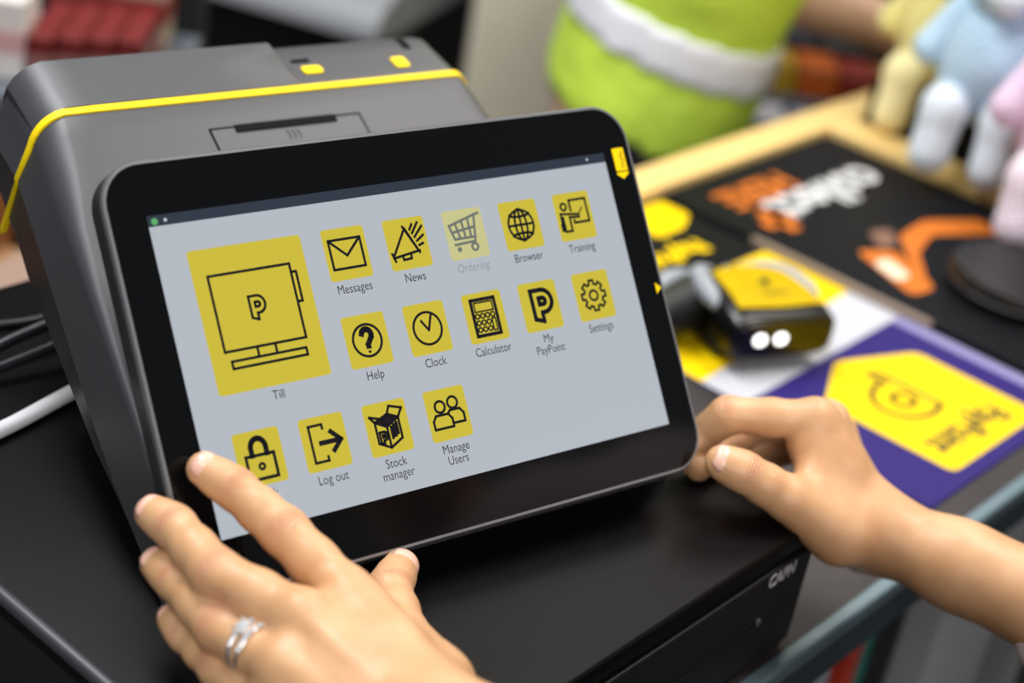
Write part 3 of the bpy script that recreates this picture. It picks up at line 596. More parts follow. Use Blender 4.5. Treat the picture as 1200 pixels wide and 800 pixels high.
bm = bmesh.new(); tube(bm, [(0.030, -0.046, 0.034), (0.052, -0.038, 0.036), (0.078, -0.024, 0.032), (0.105, -0.014, 0.030)], 0.006, 10, 6, [0.003, 0.007, 0.007, 0.004]); obj('handle_grip', bm, grey_r, SC, smooth=True)['label'] = 'grey rubber grip strip'
bm = bmesh.new(); box(bm, (0.0, -0.03, 0.0), (0.040, 0.020, 0.016), 0.006, 3); obj('rest_foot', bm, black_plastic, SC, smooth=True)
bm = bmesh.new()
for x in (-0.012, 0.0, 0.012): lathe(bm, [(0.0, 0.0), (0.0028, 0.0), (0.0028, 0.0012), (0.0, 0.0012)], 12, (x, -0.031, S(-0.031, 0.0605)))
obj('status_lights', bm, grey_r, SC)

# ------------------------------------------------------------------ plush toys on a riser at the right end
t = thing('display_riser', 'dark riser box carrying the soft toys behind the side rail', 'riser', (1.075, 0.12, CT))
bm = bmesh.new(); box(bm, (-0.135, -0.30, 0), (0.16, 0.19, 0.055), 0.002); obj('case', bm, black_p, t)
def plush(label, loc, s, col, col2, dirv, legs):
    m = mat('plush_' + label.split()[0], col, 0.95, bump=0.9, bscale=220, bdist=0.006, sheen=0.4, noise=0.06, nscale=40); m2 = mat('plush_light_' + label.split()[0], col2, 0.95, bump=0.9, bscale=220, bdist=0.006, sheen=0.4)
    t = thing('plush_bear', label, 'soft toy', loc, math.atan2(dirv[1], dirv[0]) - math.pi / 2, 'soft toys at the end of the counter')
    def part(name, mm, prims):
        lo = np.min([np.minimum(a, b) - r for a, b, r in prims], 0) - 0.01; hi = np.max([np.maximum(a, b) + r for a, b, r in prims], 0) + 0.01
        q = SDF(lo, hi, 0.0035)
        for a, b, r in prims: q.cone(a, b, r, r, 0.012)
        me = np_mesh(name, [q.mesh()]); return link(name, me, mm, t, True)
    a = lambda *v: np.array(v) * s
    part('torso', m, [(a(0, 0, 0.0), a(0, 0, 0.022), 0.050 * s), (a(0, 0.008, 0.0), a(0, 0.012, 0.01), 0.046 * s)])
    part('head', m, [(a(0, 0.012, 0.088), a(0, 0.014, 0.092), 0.044 * s), (a(-0.03, 0.005, 0.125), a(-0.03, 0.005, 0.127), 0.014 * s), (a(0.03, 0.005, 0.125), a(0.03, 0.005, 0.127), 0.014 * s)])
    part('muzzle', m2, [(a(0, 0.05, 0.080), a(0, 0.053, 0.080), 0.017 * s)])
    for sg in (-1, 1):
        e = thing_eye = bmesh.new(); bmesh.ops.create_uvsphere(e, u_segments=10, v_segments=8, radius=0.0045 * s, matrix=Matrix.Translation((sg * 0.015 * s, 0.053 * s, 0.102 * s))); obj('eye', e, ink, t, smooth=True)
        part('arm', m, [(a(sg * 0.040, 0.008, 0.045), a(sg * 0.058, 0.020, 0.010), 0.016 * s)])
        part('leg', m2, [(a(sg * 0.024, 0.020, -0.022), a(sg * 0.027, 0.052, -0.030), 0.018 * s), (a(sg * 0.027, 0.052, -0.030), a(sg * 0.028, 0.060, legs), 0.019 * s)])
    return t
vd = Vector((-0.95, -0.30, 0)).normalized()
plush('blue soft toy bear sitting between the yellow and pink ones', (0.915, 0.185, 0.026), 1.0, (190, 220, 242), (228, 238, 248), vd, -0.072)
plush('pink soft toy bear sitting at the right edge', (0.860, 0.070, 0.022), 1.1, (240, 208, 236), (246, 228, 242), (-0.9, -0.42), -0.066)
plush('yellow soft toy bear sitting left of the blue one', (0.985, 0.268, 0.014), 0.92, (255, 236, 150), (255, 240, 180), vd, -0.075)
plush('lilac soft toy bear sitting behind the yellow one', (1.082, 0.240, 0.03), 0.82, (238, 230, 246), (244, 238, 248), vd, -0.06)
plush('orange soft toy bear behind the blue and pink ones', (1.05, 0.125, 0.055), 0.9, (224, 130, 30), (238, 170, 70), vd, -0.04)

# ------------------------------------------------------------------ people
def lerp(a, b, t): return np.array(a) + (np.array(b) - np.array(a)) * t
def unit(v): v = np.array(v, float); return v / np.linalg.norm(v)
def finger(q, J, R, kg=0.003, tipin=0.0):
    J = [np.array(j) for j in J]; J[0] = J[0] + (J[1] - J[0]) * tipin
    pts, rs = [J[0]], [R[0]]
    for i in range(1, len(J)):
        pts += [lerp(J[i - 1], J[i], 0.5), J[i]]; m = 0.5 * (R[i - 1] + R[i]) * 0.975; rs += [m, R[i]]
    q.chain(pts, rs, 0.004, kg)
    return J
def nail(name, tip, prev, dorsal, r, parent, w_=1.05, ln=None):
    """curved nail plate lying on the back of a fingertip"""
    tip = np.array(tip); d = unit(tip - np.array(prev)); n = np.array(dorsal, float); n = unit(n - d * (n @ d)); s = np.cross(d, n); ln = ln or r * 1.5
    bm = bmesh.new(); G = []
    for i in range(9):
        t = i / 8; row = []; y = -1.2 * r + ln * t
        for j in range(9):
            a = (j / 8 * 2 - 1) * w_ * (1 - 0.25 * abs(2 * t - 1) ** 4); rad = (r + max(0, -y) * 0.05) * 1.03 * math.sqrt(max(0.1, 1 - (max(0, y) / r) ** 2 * 0.8))
            p = tip + d * y + (n * math.cos(a) + s * math.sin(a)) * rad; row.append(bm.verts.new(p))
        G.append(row)
    for a, b in zip(G, G[1:]):
        for j in range(8): bm.faces.new((a[j], a[j + 1], b[j + 1], b[j]))
    bmesh.ops.recalc_face_normals(bm, faces=bm.faces)
    bmesh.ops.solidify(bm, geom=bm.faces[:], thickness=0.0006); return obj(name, bm, nail_m, parent, smooth=True)
# -------- left hand, resting on the lower left corner of the tablet
LW = np.array((-0.1541, -0.1205, 0.0470)); LE = np.array((0.005, -0.345, 0.075))
LJ = dict(index=[(-0.1285, 0.0460, 0.0774), (-0.1217, 0.0270, 0.0721), (-0.1179, -0.0008, 0.0648), (-0.1162, -0.0380, 0.0534)],
          middle=[(-0.1501, 0.0500, 0.0599), (-0.1481, 0.0336, 0.0598), (-0.1529, 0.0015, 0.0575), (-0.1434, -0.0413, 0.0559)],
          ring=[(-0.1546, 0.0393, 0.0422), (-0.1557, 0.0214, 0.0425), (-0.1610, -0.0121, 0.0417), (-0.1599, -0.0499, 0.0455)],
          pinky=[(-0.1575, 0.0232, 0.0249), (-0.1588, 0.0090, 0.0232), (-0.1631, -0.0170, 0.0254), (-0.1661, -0.0519, 0.0300)],
          thumb=[(-0.0467, -0.0084, 0.0196), (-0.0663, -0.0194, 0.0214), (-0.0842, -0.0450, 0.0202), (-0.1080, -0.0840, 0.0300)])
LR = dict(index=(0.0076, 0.0088, 0.0102, 0.0112), middle=(0.0078, 0.0088, 0.0102, 0.0114), ring=(0.0074, 0.0083, 0.0096, 0.0106), pinky=(0.0066, 0.0074, 0.0084, 0.0096), thumb=(0.0086, 0.0098, 0.0118, 0.0165))
def hand(q, J, R, W, E, dorsal, across, palm_r=0.0105):
    """fingers, palm, thumb pad and forearm in one field"""
    tips = {}
    mc = [np.array(J[k][-1]) for k in ('index', 'middle', 'ring', 'pinky')]
    car = [W + across * o for o in (0.016, 0.006, -0.005, -0.015)]
    for a, c, r in zip(mc, car, (0.0115, 0.0118, 0.0110, 0.0100)):
        q.cone(a - dorsal * 0.001, c, r, 0.0150, 0.012); q.cone(lerp(a, c, 0.15) - dorsal * 0.008, c - dorsal * 0.006, r * 0.95, 0.0150, 0.012)
    for a, b in zip(mc, mc[1:]): q.cone(a - dorsal * 0.002 + (W - a) * 0.06, b - dorsal * 0.002 + (W - b) * 0.06, 0.0095, 0.0095, 0.006)
    t = [np.array(p) for p in J['thumb']]
    q.cone(t[3], t[2], R['thumb'][3], R['thumb'][2], 0.012); q.cone(t[3], W + across * 0.012, R['thumb'][3], 0.017, 0.012)
    q.cone(lerp(t[3], t[2], 0.4), lerp(mc[0], car[0], 0.45), 0.0095, 0.0110, 0.012); q.cone(lerp(t[3], t[2], 0.7), lerp(mc[0], car[0], 0.18), 0.0055, 0.0085, 0.014)
    for k in ('index', 'middle', 'ring', 'pinky'): tips[k] = finger(q, J[k], R[k], 0.0022, 0.22)
    tips['thumb'] = finger(q, J['thumb'][:3], R['thumb'][:3], 0.004, 0.15)
    for a, r in zip(mc, (0.0098, 0.0102, 0.0095, 0.0085)): q.ball(a + dorsal * 0.0026, r, 0.007)
    for a, c, r in zip(mc, car, (0.0115, 0.0118, 0.0110, 0.0100)): q.cone(a + dorsal * (r - 0.0036), lerp(a, c, 0.75) + dorsal * (r - 0.0030), 0.0036, 0.0030, 0.005)
    ax = across
    e = unit(E - W)
    for s in (-1, 1):
        q.cone(W + ax * 0.010 * s, W + e * 0.05 + ax * 0.009 * s, 0.0185, 0.0200, 0.014)
        q.cone(W + e * 0.05 + ax * 0.009 * s, lerp(W, E, 0.55) + ax * 0.010 * s, 0.0200, 0.0275, 0.014)
        q.cone(lerp(W, E, 0.55) + ax * 0.010 * s, E + ax * 0.008 * s, 0.0275, 0.034, 0.014)
    return tips
Ldors = unit(np.cross(np.array(LJ['index'][-1]) - np.array(LJ['pinky'][-1]), LW - np.array(LJ['middle'][-1]))); Lac = unit(np.array(LJ['index'][-1]) - np.array(LJ['pinky'][-1]))
if Ldors[2] < 0: Ldors = -Ldors
q = SDF((-0.20, -0.40, -0.012), (0.06, 0.075, 0.125), 0.0010)
Lt = hand(q, LJ, LR, LW, LE, Ldors, Lac); left_part = q.mesh()
# -------- right hand, pinching the right edge of the tablet
RW = np.array((0.2225, -0.1130, -0.0140)); RE = np.array((0.270, -0.330, -0.020))
RJ = dict(index=[(0.1527, -0.0268, 0.0102), (0.1682, -0.0270, 0.0217), (0.1730, -0.0358, 0.0367), (0.2032, -0.0705, 0.0408)],
          middle=[(0.1494, -0.0364, 0.0091), (0.1837, -0.0298, 0.0061), (0.2030, -0.0351, 0.0193), (0.2227, -0.0680, 0.0313)],
          ring=[(0.1828, -0.0370, -0.0009), (0.2097, -0.0343, -0.0037), (0.2205, -0.0411, 0.0075), (0.2390, -0.0675, 0.0171)],
          pinky=[(0.2049, -0.0406, -0.0059), (0.2233, -0.0403, -0.0074), (0.2353, -0.0459, -0.0030), (0.2497, -0.0704, 0.0019)],
          thumb=[(0.1389, -0.0553, 0.0309), (0.1475, -0.0669, 0.0269), (0.1636, -0.0865, 0.0153), (0.1878, -0.1103, -0.0026)])
RR = dict(index=(0.0074, 0.0084, 0.0098, 0.0110), middle=(0.0076, 0.0086, 0.0098, 0.0110), ring=(0.0072, 0.0082, 0.0094, 0.0104), pinky=(0.0064, 0.0072, 0.0082, 0.0094), thumb=(0.0093, 0.0104, 0.0118, 0.0162))
Rac = unit(np.array(RJ['index'][-1]) - np.array(RJ['pinky'][-1])); Rdors = unit(np.cross(Rac, RW - np.array(RJ['middle'][-1])))
if Rdors[0] < 0: Rdors = -Rdors
q = SDF((0.10, -0.385, -0.075), (0.33, 0.01, 0.075), 0.0010)
Rt = hand(q, RJ, RR, RW, RE, Rdors, Rac); right_part = q.mesh()
# -------- rest of the body, outside the picture
def figure(p, hips, chest, neck, head, shl, shr, elbows, feet, knees, h=0.009, grow=0.0, what='body'):
    pts = [np.array(x, float) for x in (hips, chest, neck, head, shl, shr)]
    allp = np.array(pts + [np.array(e, float) for e in elbows] + [np.array(f, float) for f in feet] + [np.array(k, float) for k in knees])
    q = SDF(allp.min(0) - 0.24, allp.max(0) + 0.24, h); hips, chest, neck, head, shl, shr = pts; g = grow; ac = unit(shr - shl)
    hl, hr = hips - ac * 0.085, hips + ac * 0.085
    if what in ('body', 'top'):
        for s in (-1, 1):
            q.cone(hips + ac * 0.06 * s, chest + ac * 0.07 * s, 0.088 + g, 0.092 + g, 0.06)
            q.cone(chest + ac * 0.07 * s, lerp(neck, chest, 0.25) + ac * 0.06 * s, 0.092 + g, 0.06 + g, 0.05)
        for s_, e in ((shl, elbows[0]), (shr, elbows[1])):
            q.cone(lerp(neck, chest, 0.3), s_, 0.05 + g, 0.052 + g, 0.04); q.cone(s_, e, 0.050 + g, 0.036 + g, 0.03)
    if what in ('body', 'trousers'):
        q.cone(hl, hr, 0.1 + g, 0.1 + g, 0.05)
        if what == 'trousers': q.cone(hips + ac * 0.06 + (0, 0, 0.045), hips - ac * 0.06 + (0, 0, 0.045), 0.096 + g, 0.096 + g, 0.04)
        for a, k, f in ((hl, knees[0], feet[0]), (hr, knees[1], feet[1])):
            q.cone(a, k, 0.085 + g, 0.055 + g, 0.03); q.cone(k, f, 0.054 + g, 0.036 + g, 0.03)
    if what == 'body':
        q.cone(neck - unit(head - neck) * 0.03, head, 0.05, 0.05, 0.02)
    return q
def head_sdf(q, head, face, up=(0, 0, 1)):
    f = unit(face); u = np.array(up, float); s = np.cross(f, u)
    q.cone(head + u * 0.03 - f * 0.01, head + u * 0.035 + f * 0.012, 0.082, 0.078, 0.03); q.cone(head - u * 0.03 + f * 0.03, head - u * 0.055 + f * 0.042, 0.058, 0.036, 0.03)
    q.cone(head + f * 0.092 + u * 0.012, head + f * 0.101 - u * 0.018, 0.006, 0.0095, 0.012)
    for k in (-1, 1): q.cone(head + s * 0.080 * k + u * 0.015, head + s * 0.078 * k - u * 0.02, 0.012, 0.008, 0.006); q.carve(head + f * 0.098 + s * 0.032 * k + u * 0.014, 0.012, 0.01)
    q.cone(head + f * 0.083 - u * 0.05 - s * 0.02, head + f * 0.083 - u * 0.05 + s * 0.02, 0.006, 0.006, 0.008)
SHL, SHR = (0.055, -0.615, 0.265), (0.365, -0.500, 0.255)
args = dict(hips=(0.235, -0.600, -0.10), chest=(0.222, -0.580, 0.15), neck=(0.205, -0.545, 0.335), head=(0.185, -0.505, 0.46), shl=SHL, shr=SHR, elbows=(LE, RE), feet=((0.14, -0.60, FZ + 0.08), (0.33, -0.56, FZ + 0.08)), knees=((0.15, -0.60, -0.50), (0.32, -0.56, -0.50)))
PB = thing('person', 'person holding the tablet with both hands, ring on left hand, pale pink top', 'person', (0.235, -0.58, FZ))
PO = np.array((0.235, -0.58, FZ))
def pm(name, parts, m):
    me = np_mesh(name, [(v - PO, f) for v, f in parts]); return link(name, me, m, PB, True)
q = figure(PB, **args); hd = np.array(args['head']); head_sdf(q, hd, (-0.36, 0.85, -0.3))
for f_ in args['feet']: q.cone(np.array(f_) - (0, 0, 0.045), np.array(f_) + (-0.05, 0.13, -0.05), 0.035, 0.03, 0.02)
bodyo = pm('body', [left_part, right_part, q.mesh()], skin)
def wrinkles(me, off):
    n = len(me.vertices); co = np.empty(n * 3, np.float32); me.vertices.foreach_get('co', co); co = co.reshape(-1, 3) + off
    S_ = np.zeros(n, np.float32); M_ = np.zeros(n, np.float32)
    for J, R, dn in ((LJ, LR, Ldors), (RJ, RR, None)):
        for k in J:
            for i in (1, 2):
                if k == 'thumb' and i == 2: continue
                j = np.array(J[k][i]); d = unit(np.array(J[k][i - 1]) - np.array(J[k][i + 1])); nn = dn if dn is not None else unit(j - 0.5 * (np.array(J[k][i - 1]) + np.array(J[k][i + 1])))
                if k == 'thumb': nn = np.array((0.2, -0.3, 0.8)) if dn is not None else np.array((-0.5, -0.25, 0.8))
                nn = unit(nn - d * (nn @ d)); v = co - j; s = v @ d; r = R[k][i]; up = np.clip((v @ nn) / r, 0, 1); far = np.linalg.norm(v, axis=1)
                m = up ** 1.5 * np.exp(-(s / (0.0042 if i == 2 else 0.0028)) ** 2) * (far < 1.9 * r); w_ = m > M_; M_[w_] = m[w_]; S_[w_] = s[w_] * 1000
    for nm_, arr in (('wr_s', S_), ('wr_m', M_)):
        a_ = me.attributes.new(nm_, 'FLOAT', 'POINT'); a_.data.foreach_set('value', arr)
wrinkles(bodyo.data, PO)
nt = skin.node_tree; pb = nt.nodes['Principled BSDF']; lk = nt.links.new
def attr(n_): a_ = nt.nodes.new('ShaderNodeAttribute'); a_.attribute_name = n_; return a_.outputs['Fac']
def mth(op, a_, b_=None):
    m_ = nt.nodes.new('ShaderNodeMath'); m_.operation = op
    for i_, v_ in enumerate((a_, b_)):
        if v_ is None: continue
        if isinstance(v_, (int, float)): m_.inputs[i_].default_value = v_
        else: lk(v_, m_.inputs[i_])
    return m_.outputs[0]
nz = nt.nodes.new('ShaderNodeTexNoise'); nz.inputs['Scale'].default_value = 260
hgt_ = mth('MULTIPLY', mth('SINE', mth('ADD', mth('MULTIPLY', attr('wr_s'), 3.3), mth('MULTIPLY', nz.outputs['Fac'], 5.0))), attr('wr_m'))
bp2 = nt.nodes.new('ShaderNodeBump'); bp2.inputs['Strength'].default_value = 0.55; bp2.inputs['Distance'].default_value = 0.0006; lk(hgt_, bp2.inputs['Height'])
old = pb.inputs['Normal'].links[0].from_socket; lk(old, bp2.inputs['Normal']); lk(bp2.outputs['Normal'], pb.inputs['Normal'])
mx = nt.nodes.new('ShaderNodeMix'); mx.data_type = 'RGBA'; lk(mth('MULTIPLY', attr('wr_m'), 0.45), mx.inputs['Factor']); lk(pb.inputs['Base Color'].links[0].from_socket, mx.inputs['A']); mx.inputs['B'].default_value = (*lin((214, 146, 116)), 1); lk(mx.outputs['Result'], pb.inputs['Base Color'])
q = figure(PB, **{**args, 'elbows': (lerp(LE, LW, 0.15), RE)}, grow=0.009, what='top'); q.cone(RE, lerp(RE, RW, 0.455), 0.047, 0.040, 0.02); q.cone(LE, lerp(LE, LW, 0.3), 0.046, 0.042, 0.02)
pm('top', [q.mesh()], mat('top_pink', (226, 206, 204), 0.8, bump=0.3, bscale=300))
q = figure(PB, **args, grow=0.010, what='trousers'); pm('trousers', [q.mesh()], mat('trousers_dark', (36, 36, 42), 0.8))
q = SDF(hd - 0.25, hd + 0.2, 0.007); fdir = unit((-0.36, 0.85, -0.3))
q.cone(hd + (0, 0, 0.045) - fdir * 0.022, hd + (0, 0, 0.05) - fdir * 0.02, 0.088, 0.088, 0.02); q.cone(hd - fdir * 0.06 + (0, 0, 0.02), hd - fdir * 0.075 - (0, 0, 0.13), 0.07, 0.05, 0.03)
pm('hair', [q.mesh()], mat('hair_brown', (58, 40, 28), 0.5))
for s in (-1, 1):
    sd = np.cross(fdir, (0, 0, 1)); bm = bmesh.new(); bmesh.ops.create_uvsphere(bm, u_segments=12, v_segments=10, radius=0.010, matrix=Matrix.Translation(Vector(hd + fdir * 0.078 + sd * 0.032 * s + np.array((0, 0, 0.014)) - PO))); obj('eye', bm, white_p, PB, smooth=True)
for nm, J, R, dn in (('L', Lt, LR, Ldors), ('R', Rt, RR, Rdors)):
    for k, v in J.items():
        if k == 'thumb':
            dors = np.array((0.55, -0.10, 0.62)) if nm == 'L' else np.array((-0.50, -0.25, 0.80))
        else:
            d0 = v[0] - v[1]; d1 = v[1] - v[2]; bend = np.cross(np.cross(d1, d0), d0); dors = dn + (unit(bend) * -0.0 if np.linalg.norm(bend) < 1e-9 else 0)
            if nm == 'R': dors = unit(np.array(v[2]) - 0.5 * (np.array(v[0]) + np.array(v[3])))
        o = nail('fingernail', v[0] - PO, v[1] - PO, dors, R[k][0], PB, 1.05, R[k][0] * (1.95 if k == 'thumb' else 1.8))
# ring with a solitaire stone on the left ring finger
a, b = np.array(LJ['ring'][2]), np.array(LJ['ring'][3]); rc = lerp(a, b, 0.52); rax = unit(b - a); rn = unit(Ldors - rax * (Ldors @ rax)); rs = np.cross(rax, rn)
def ring_pt(ang, rad, off): return rc + rax * off + (rn * math.cos(ang) + rs * math.sin(ang)) * rad - PO
bm = bmesh.new()
for off in (-0.0015, 0.0017):
    n = 40; rings_ = []
    for i in range(n + 1):
        A = 2 * math.pi * i / n; c = ring_pt(A, 0.0108, off + 0.0012 * math.cos(A) * (1 if off > 0 else -1)); rad = unit(c + PO - rc)
        rings_.append([c + (rad * math.cos(2 * math.pi * k / 8) * 0.0008 + rax * math.sin(2 * math.pi * k / 8) * 0.0011) for k in range(8)])
    loft(bm, [[tuple(p) for p in r] for r in rings_], cap=False)
ringo = obj('finger_ring', bm, silver, PB, smooth=True); ringo['label'] = 'silver ring set with a round clear stone'
def gem(c, r, name):
    bm = bmesh.new(); rg = []
    for rr_, z in ((0.0, -0.8), (1.0, 0.0), (1.0, 0.12), (0.6, 0.42), (0.0, 0.42)):
        rg.append([tuple(c + (rs * math.cos(k * math.pi / 4) + rax * math.sin(k * math.pi / 4)) * max(rr_, 0.02) * r + rn * z * r) for k in range(8)])
    loft(bm, rg); return obj(name, bm, diamond, ringo)
gem(ring_pt(-0.1, 0.0132, -0.001), 0.0030, 'stone')
for i in range(-4, 5):
    if abs(i) > 1: gem(ring_pt(i * 0.17 - 0.1, 0.0119, -0.0022 + 0.0), 0.0010, 'small_stone')
for i in range(-4, 5): gem(ring_pt(i * 0.17 - 0.1, 0.0121, 0.0030), 0.0011, 'small_stone')
for A, o_ in ((0.13, 0.0018), (-0.33, 0.0018), (0.13, -0.0038), (-0.33, -0.0038)):
    bm = bmesh.new(); p0 = ring_pt(A, 0.0112, o_); p1 = ring_pt(A, 0.0146, o_ * 0.9); tube(bm, [p0, p1], 0.0005, 6, 0); obj('claw', bm, silver, ringo, smooth=True)

# -------- customer in a high-visibility vest behind the counter
CO = np.array((0.93, 0.58, FZ)); CF = unit((0.62, -0.70, 0)); CS = np.cross(CF, (0, 0, 1)); CU = unit(np.array((0, 0, 1.0)) + 0.10 * CF - 0.0 * CS)
PC = thing('person', 'person in bright yellow high visibility vest standing behind the counter', 'person', tuple(CO))
def cp(f, s, z): return CO + CF * f + CS * s + np.array((0, 0, z)) + CF * max(0, z - 0.75) * 0.16
def pc2(name, parts, m, label=None):
    me = np_mesh(name, [(v - CO, f) for v, f in parts]); o = link(name, me, m, PC, True)
    if label: o['label'] = label
    return o
q = SDF(CO + (-0.45, -0.75, -0.02), CO + (0.75, 0.45, 1.75), 0.011)
TR = [(cp(0, s * 0.05, 0.80), cp(0.0, s * 0.05, 1.05), 0.093, 0.088) for s in (-1, 1)] + [(cp(0, s * 0.05, 1.05), cp(0.01, s * 0.07, 1.33), 0.088, 0.085) for s in (-1, 1)]
for a, b, ra, rb in TR: q.cone(a, b, ra, rb, 0.05)
for s in (-1, 1):
    q.cone(cp(0, s * 0.07, 1.33), cp(0, s * 0.175, 1.38), 0.06, 0.05, 0.04); q.cone(cp(0, s * 0.065, 0.80), cp(0.02, s * 0.085, 0.45), 0.076, 0.05, 0.03); q.cone(cp(0.02, s * 0.09, 0.45), cp(-0.01, s * 0.09, 0.07), 0.05, 0.035, 0.03); q.cone(cp(-0.01, s * 0.09, 0.04), cp(0.13, s * 0.10, 0.03), 0.035, 0.028, 0.02)
CSH, CEL, CHD = cp(0.02, -0.19, 1.34), np.array((1.065, 0.525, -0.024)), np.array((1.175, 0.345, -0.058))
q.cone(CSH, CEL, 0.048, 0.040, 0.03); q.cone(CEL, CHD, 0.036, 0.026, 0.02)
q.cone(CHD, CHD + (0.05, -0.06, -0.01), 0.028, 0.022, 0.02)
for k in range(4): b0 = CHD + np.array((0.05, -0.06, -0.01)) + np.array((0.7, 0.6, 0)) * 0.015 * (k - 1.5) / 1; q.cone(b0, b0 + np.array((0.035, -0.045, -0.025 - 0.003 * k)), 0.010, 0.008, 0.004)
q.cone(CHD + (0.02, 0, 0), CHD + (0.06, -0.01, 0.01), 0.012, 0.009, 0.006)
L1, L2 = cp(0.20, 0.22, 1.22), cp(0.22, 0.10, 1.44); q.cone(cp(0, 0.20, 1.36), L1, 0.048, 0.040, 0.03); q.cone(L1, L2, 0.038, 0.028, 0.02); q.cone(L2, L2 - CF * 0.02 + (0, 0, 0.07), 0.028, 0.024, 0.02)
chd = cp(0.03, 0, 1.58); q.cone(cp(0, 0, 1.38), chd, 0.055, 0.05, 0.03); head_sdf(q, chd, CF - (0, 0, 0.3))
pc2('body', [q.mesh()], mat('skin_far', (214, 168, 140), 0.5, rgb2=(220, 176, 148)))
def vest_field(g, lo, hi):
    q = SDF(CO + (-0.4, -0.5, 0.5), CO + (0.5, 0.45, 1.6), 0.008)
    for s in (-1, 1):
        q.cone(cp(-0.005, s * 0.052, 0.66), cp(0.0, s * 0.045, 1.02), 0.109 + g, 0.104 + g, 0.06); q.cone(cp(0.0, s * 0.05, 1.02), cp(0.01, s * 0.07, 1.33), 0.104 + g, 0.096 + g, 0.05); q.cone(cp(0, s * 0.07, 1.33), cp(0, s * 0.16, 1.38), 0.068 + g, 0.058 + g, 0.04)
    gx, gy, gz = np.meshgrid(*[q.lo[k] + q.h * np.arange(q.n[k]) for k in range(3)], indexing='ij', sparse=True)
    ax = unit((CF[0] * 0.16, CF[1] * 0.16, 1.0)); hgt = (gx - CO[0]) * ax[0] + (gy - CO[1]) * ax[1] + (gz - CO[2]) * ax[2] + 0.10 * ((gx - CO[0]) * CF[0] + (gy - CO[1]) * CF[1]) * BANDTILT
    q.F = np.maximum(q.F, np.maximum(lo - hgt, hgt - hi)).astype(np.float32); return q
BANDTILT = 0.6
vest = pc2('vest', [vest_field(0.0, 0.785, 1.5).mesh()], mat('hi_vis', (206, 238, 78), 0.7, bump=0.5, bscale=14, bdist=0.02, noise=0.05, nscale=8), 'bright yellow green vest')
BANDTILT = 0.6
bands = np_mesh('reflective_band', [(v - CO, f) for v, f in [vest_field(0.004, 0.868, 0.918).mesh()]]); o = link('reflective_band', bands, mat('band_silver', (240, 241, 246), 0.5), vest, True); o['label'] = 'silver grey reflective band'
q = SDF(CO + (-0.4, -0.45, 0.0), CO + (0.45, 0.4, 1.0), 0.011)
for s in (-1, 1): q.cone(cp(0, s * 0.065, 0.80), cp(0.02, s * 0.085, 0.45), 0.090, 0.066, 0.03); q.cone(cp(0.02, s * 0.09, 0.45), cp(-0.01, s * 0.09, 0.09), 0.066, 0.056, 0.03)
pc2('trousers', [q.mesh()], mat('trousers_navy', (26, 28, 36), 0.85))
q = SDF(chd - 0.2, chd + 0.2, 0.009); q.cone(chd + (0, 0, 0.05) - CF * 0.02, chd + (0, 0, 0.055) - CF * 0.015, 0.086, 0.086, 0.02); pc2('hair', [q.mesh()], mat('hair_dark', (32, 26, 22), 0.6))
for s in (-1, 1):
    bm = bmesh.new(); bmesh.ops.create_uvsphere(bm, u_segments=10, v_segments=8, radius=0.010, matrix=Matrix.Translation(Vector(chd + CF * 0.078 + CS * 0.032 * s + np.array((0, 0, 0.012)) - CO))); obj('eye', bm, white_p, PC, smooth=True)

# ------------------------------------------------------------------ shop behind the counter
cdir = math.atan2(-0.739, 0.656)      # gondolas stand square to the aisle
t = thing('pillar', 'plain beige pillar just left of the high visibility vest', 'pillar', (1.17, 0.955, FZ), cdir)
bm = bmesh.new(); box(bm, (-0.05, -0.06, 0), (0.09, 0.08, 2.6), 0.006); obj('shaft', bm, mat('pillar_beige', (226, 216, 194), 0.7, noise=0.04, nscale=6), t)
bm = bmesh.new(); box(bm, (-0.058, -0.068, 0), (0.098, 0.088, 0.08), 0.006); obj('plinth', bm, mat('pillar_plinth', (90, 84, 76), 0.7), t)
# low freezer with a rounded pale lid rail
t = thing('chest_freezer', 'dark chest freezer with rounded pale grey lid rail left of the pillar', 'freezer', (0.970, 1.225, FZ), cdir - math.radians(22))
bm = bmesh.new(); box(bm, (-0.75, -0.02, 0.03), (0.19, 0.55, 0.70), 0.02, 3); obj('cabinet', bm, mat('freezer_dark', (16, 17, 19), 0.5), t)
bm = bmesh.new(); prism(bm, [(-0.045, 0.692), (-0.062, 0.700), (-0.060, 0.715), (-0.045, 0.732), (-0.015, 0.746), (0.04, 0.754), (0.12, 0.757), (0.55, 0.757), (0.55, 0.692)], -0.76, 0.20, lambda x, y, z: (z, x, y)); obj('lid_rail', bm, mat('freezer_grey', (140, 142, 146), 0.35), t, auto=50)
bm = bmesh.new(); box(bm, (-0.70, 0.13, 0.754), (0.16, 0.50, 0.765), 0.004); obj('lid', bm, mat('freezer_white', (216, 214, 212), 0.35), t)
for x in (-0.7, 0.12):
    bm = bmesh.new(); box(bm, (x, 0.05, 0), (x + 0.05, 0.1, 0.035)); obj('foot', bm, black_plastic, t)
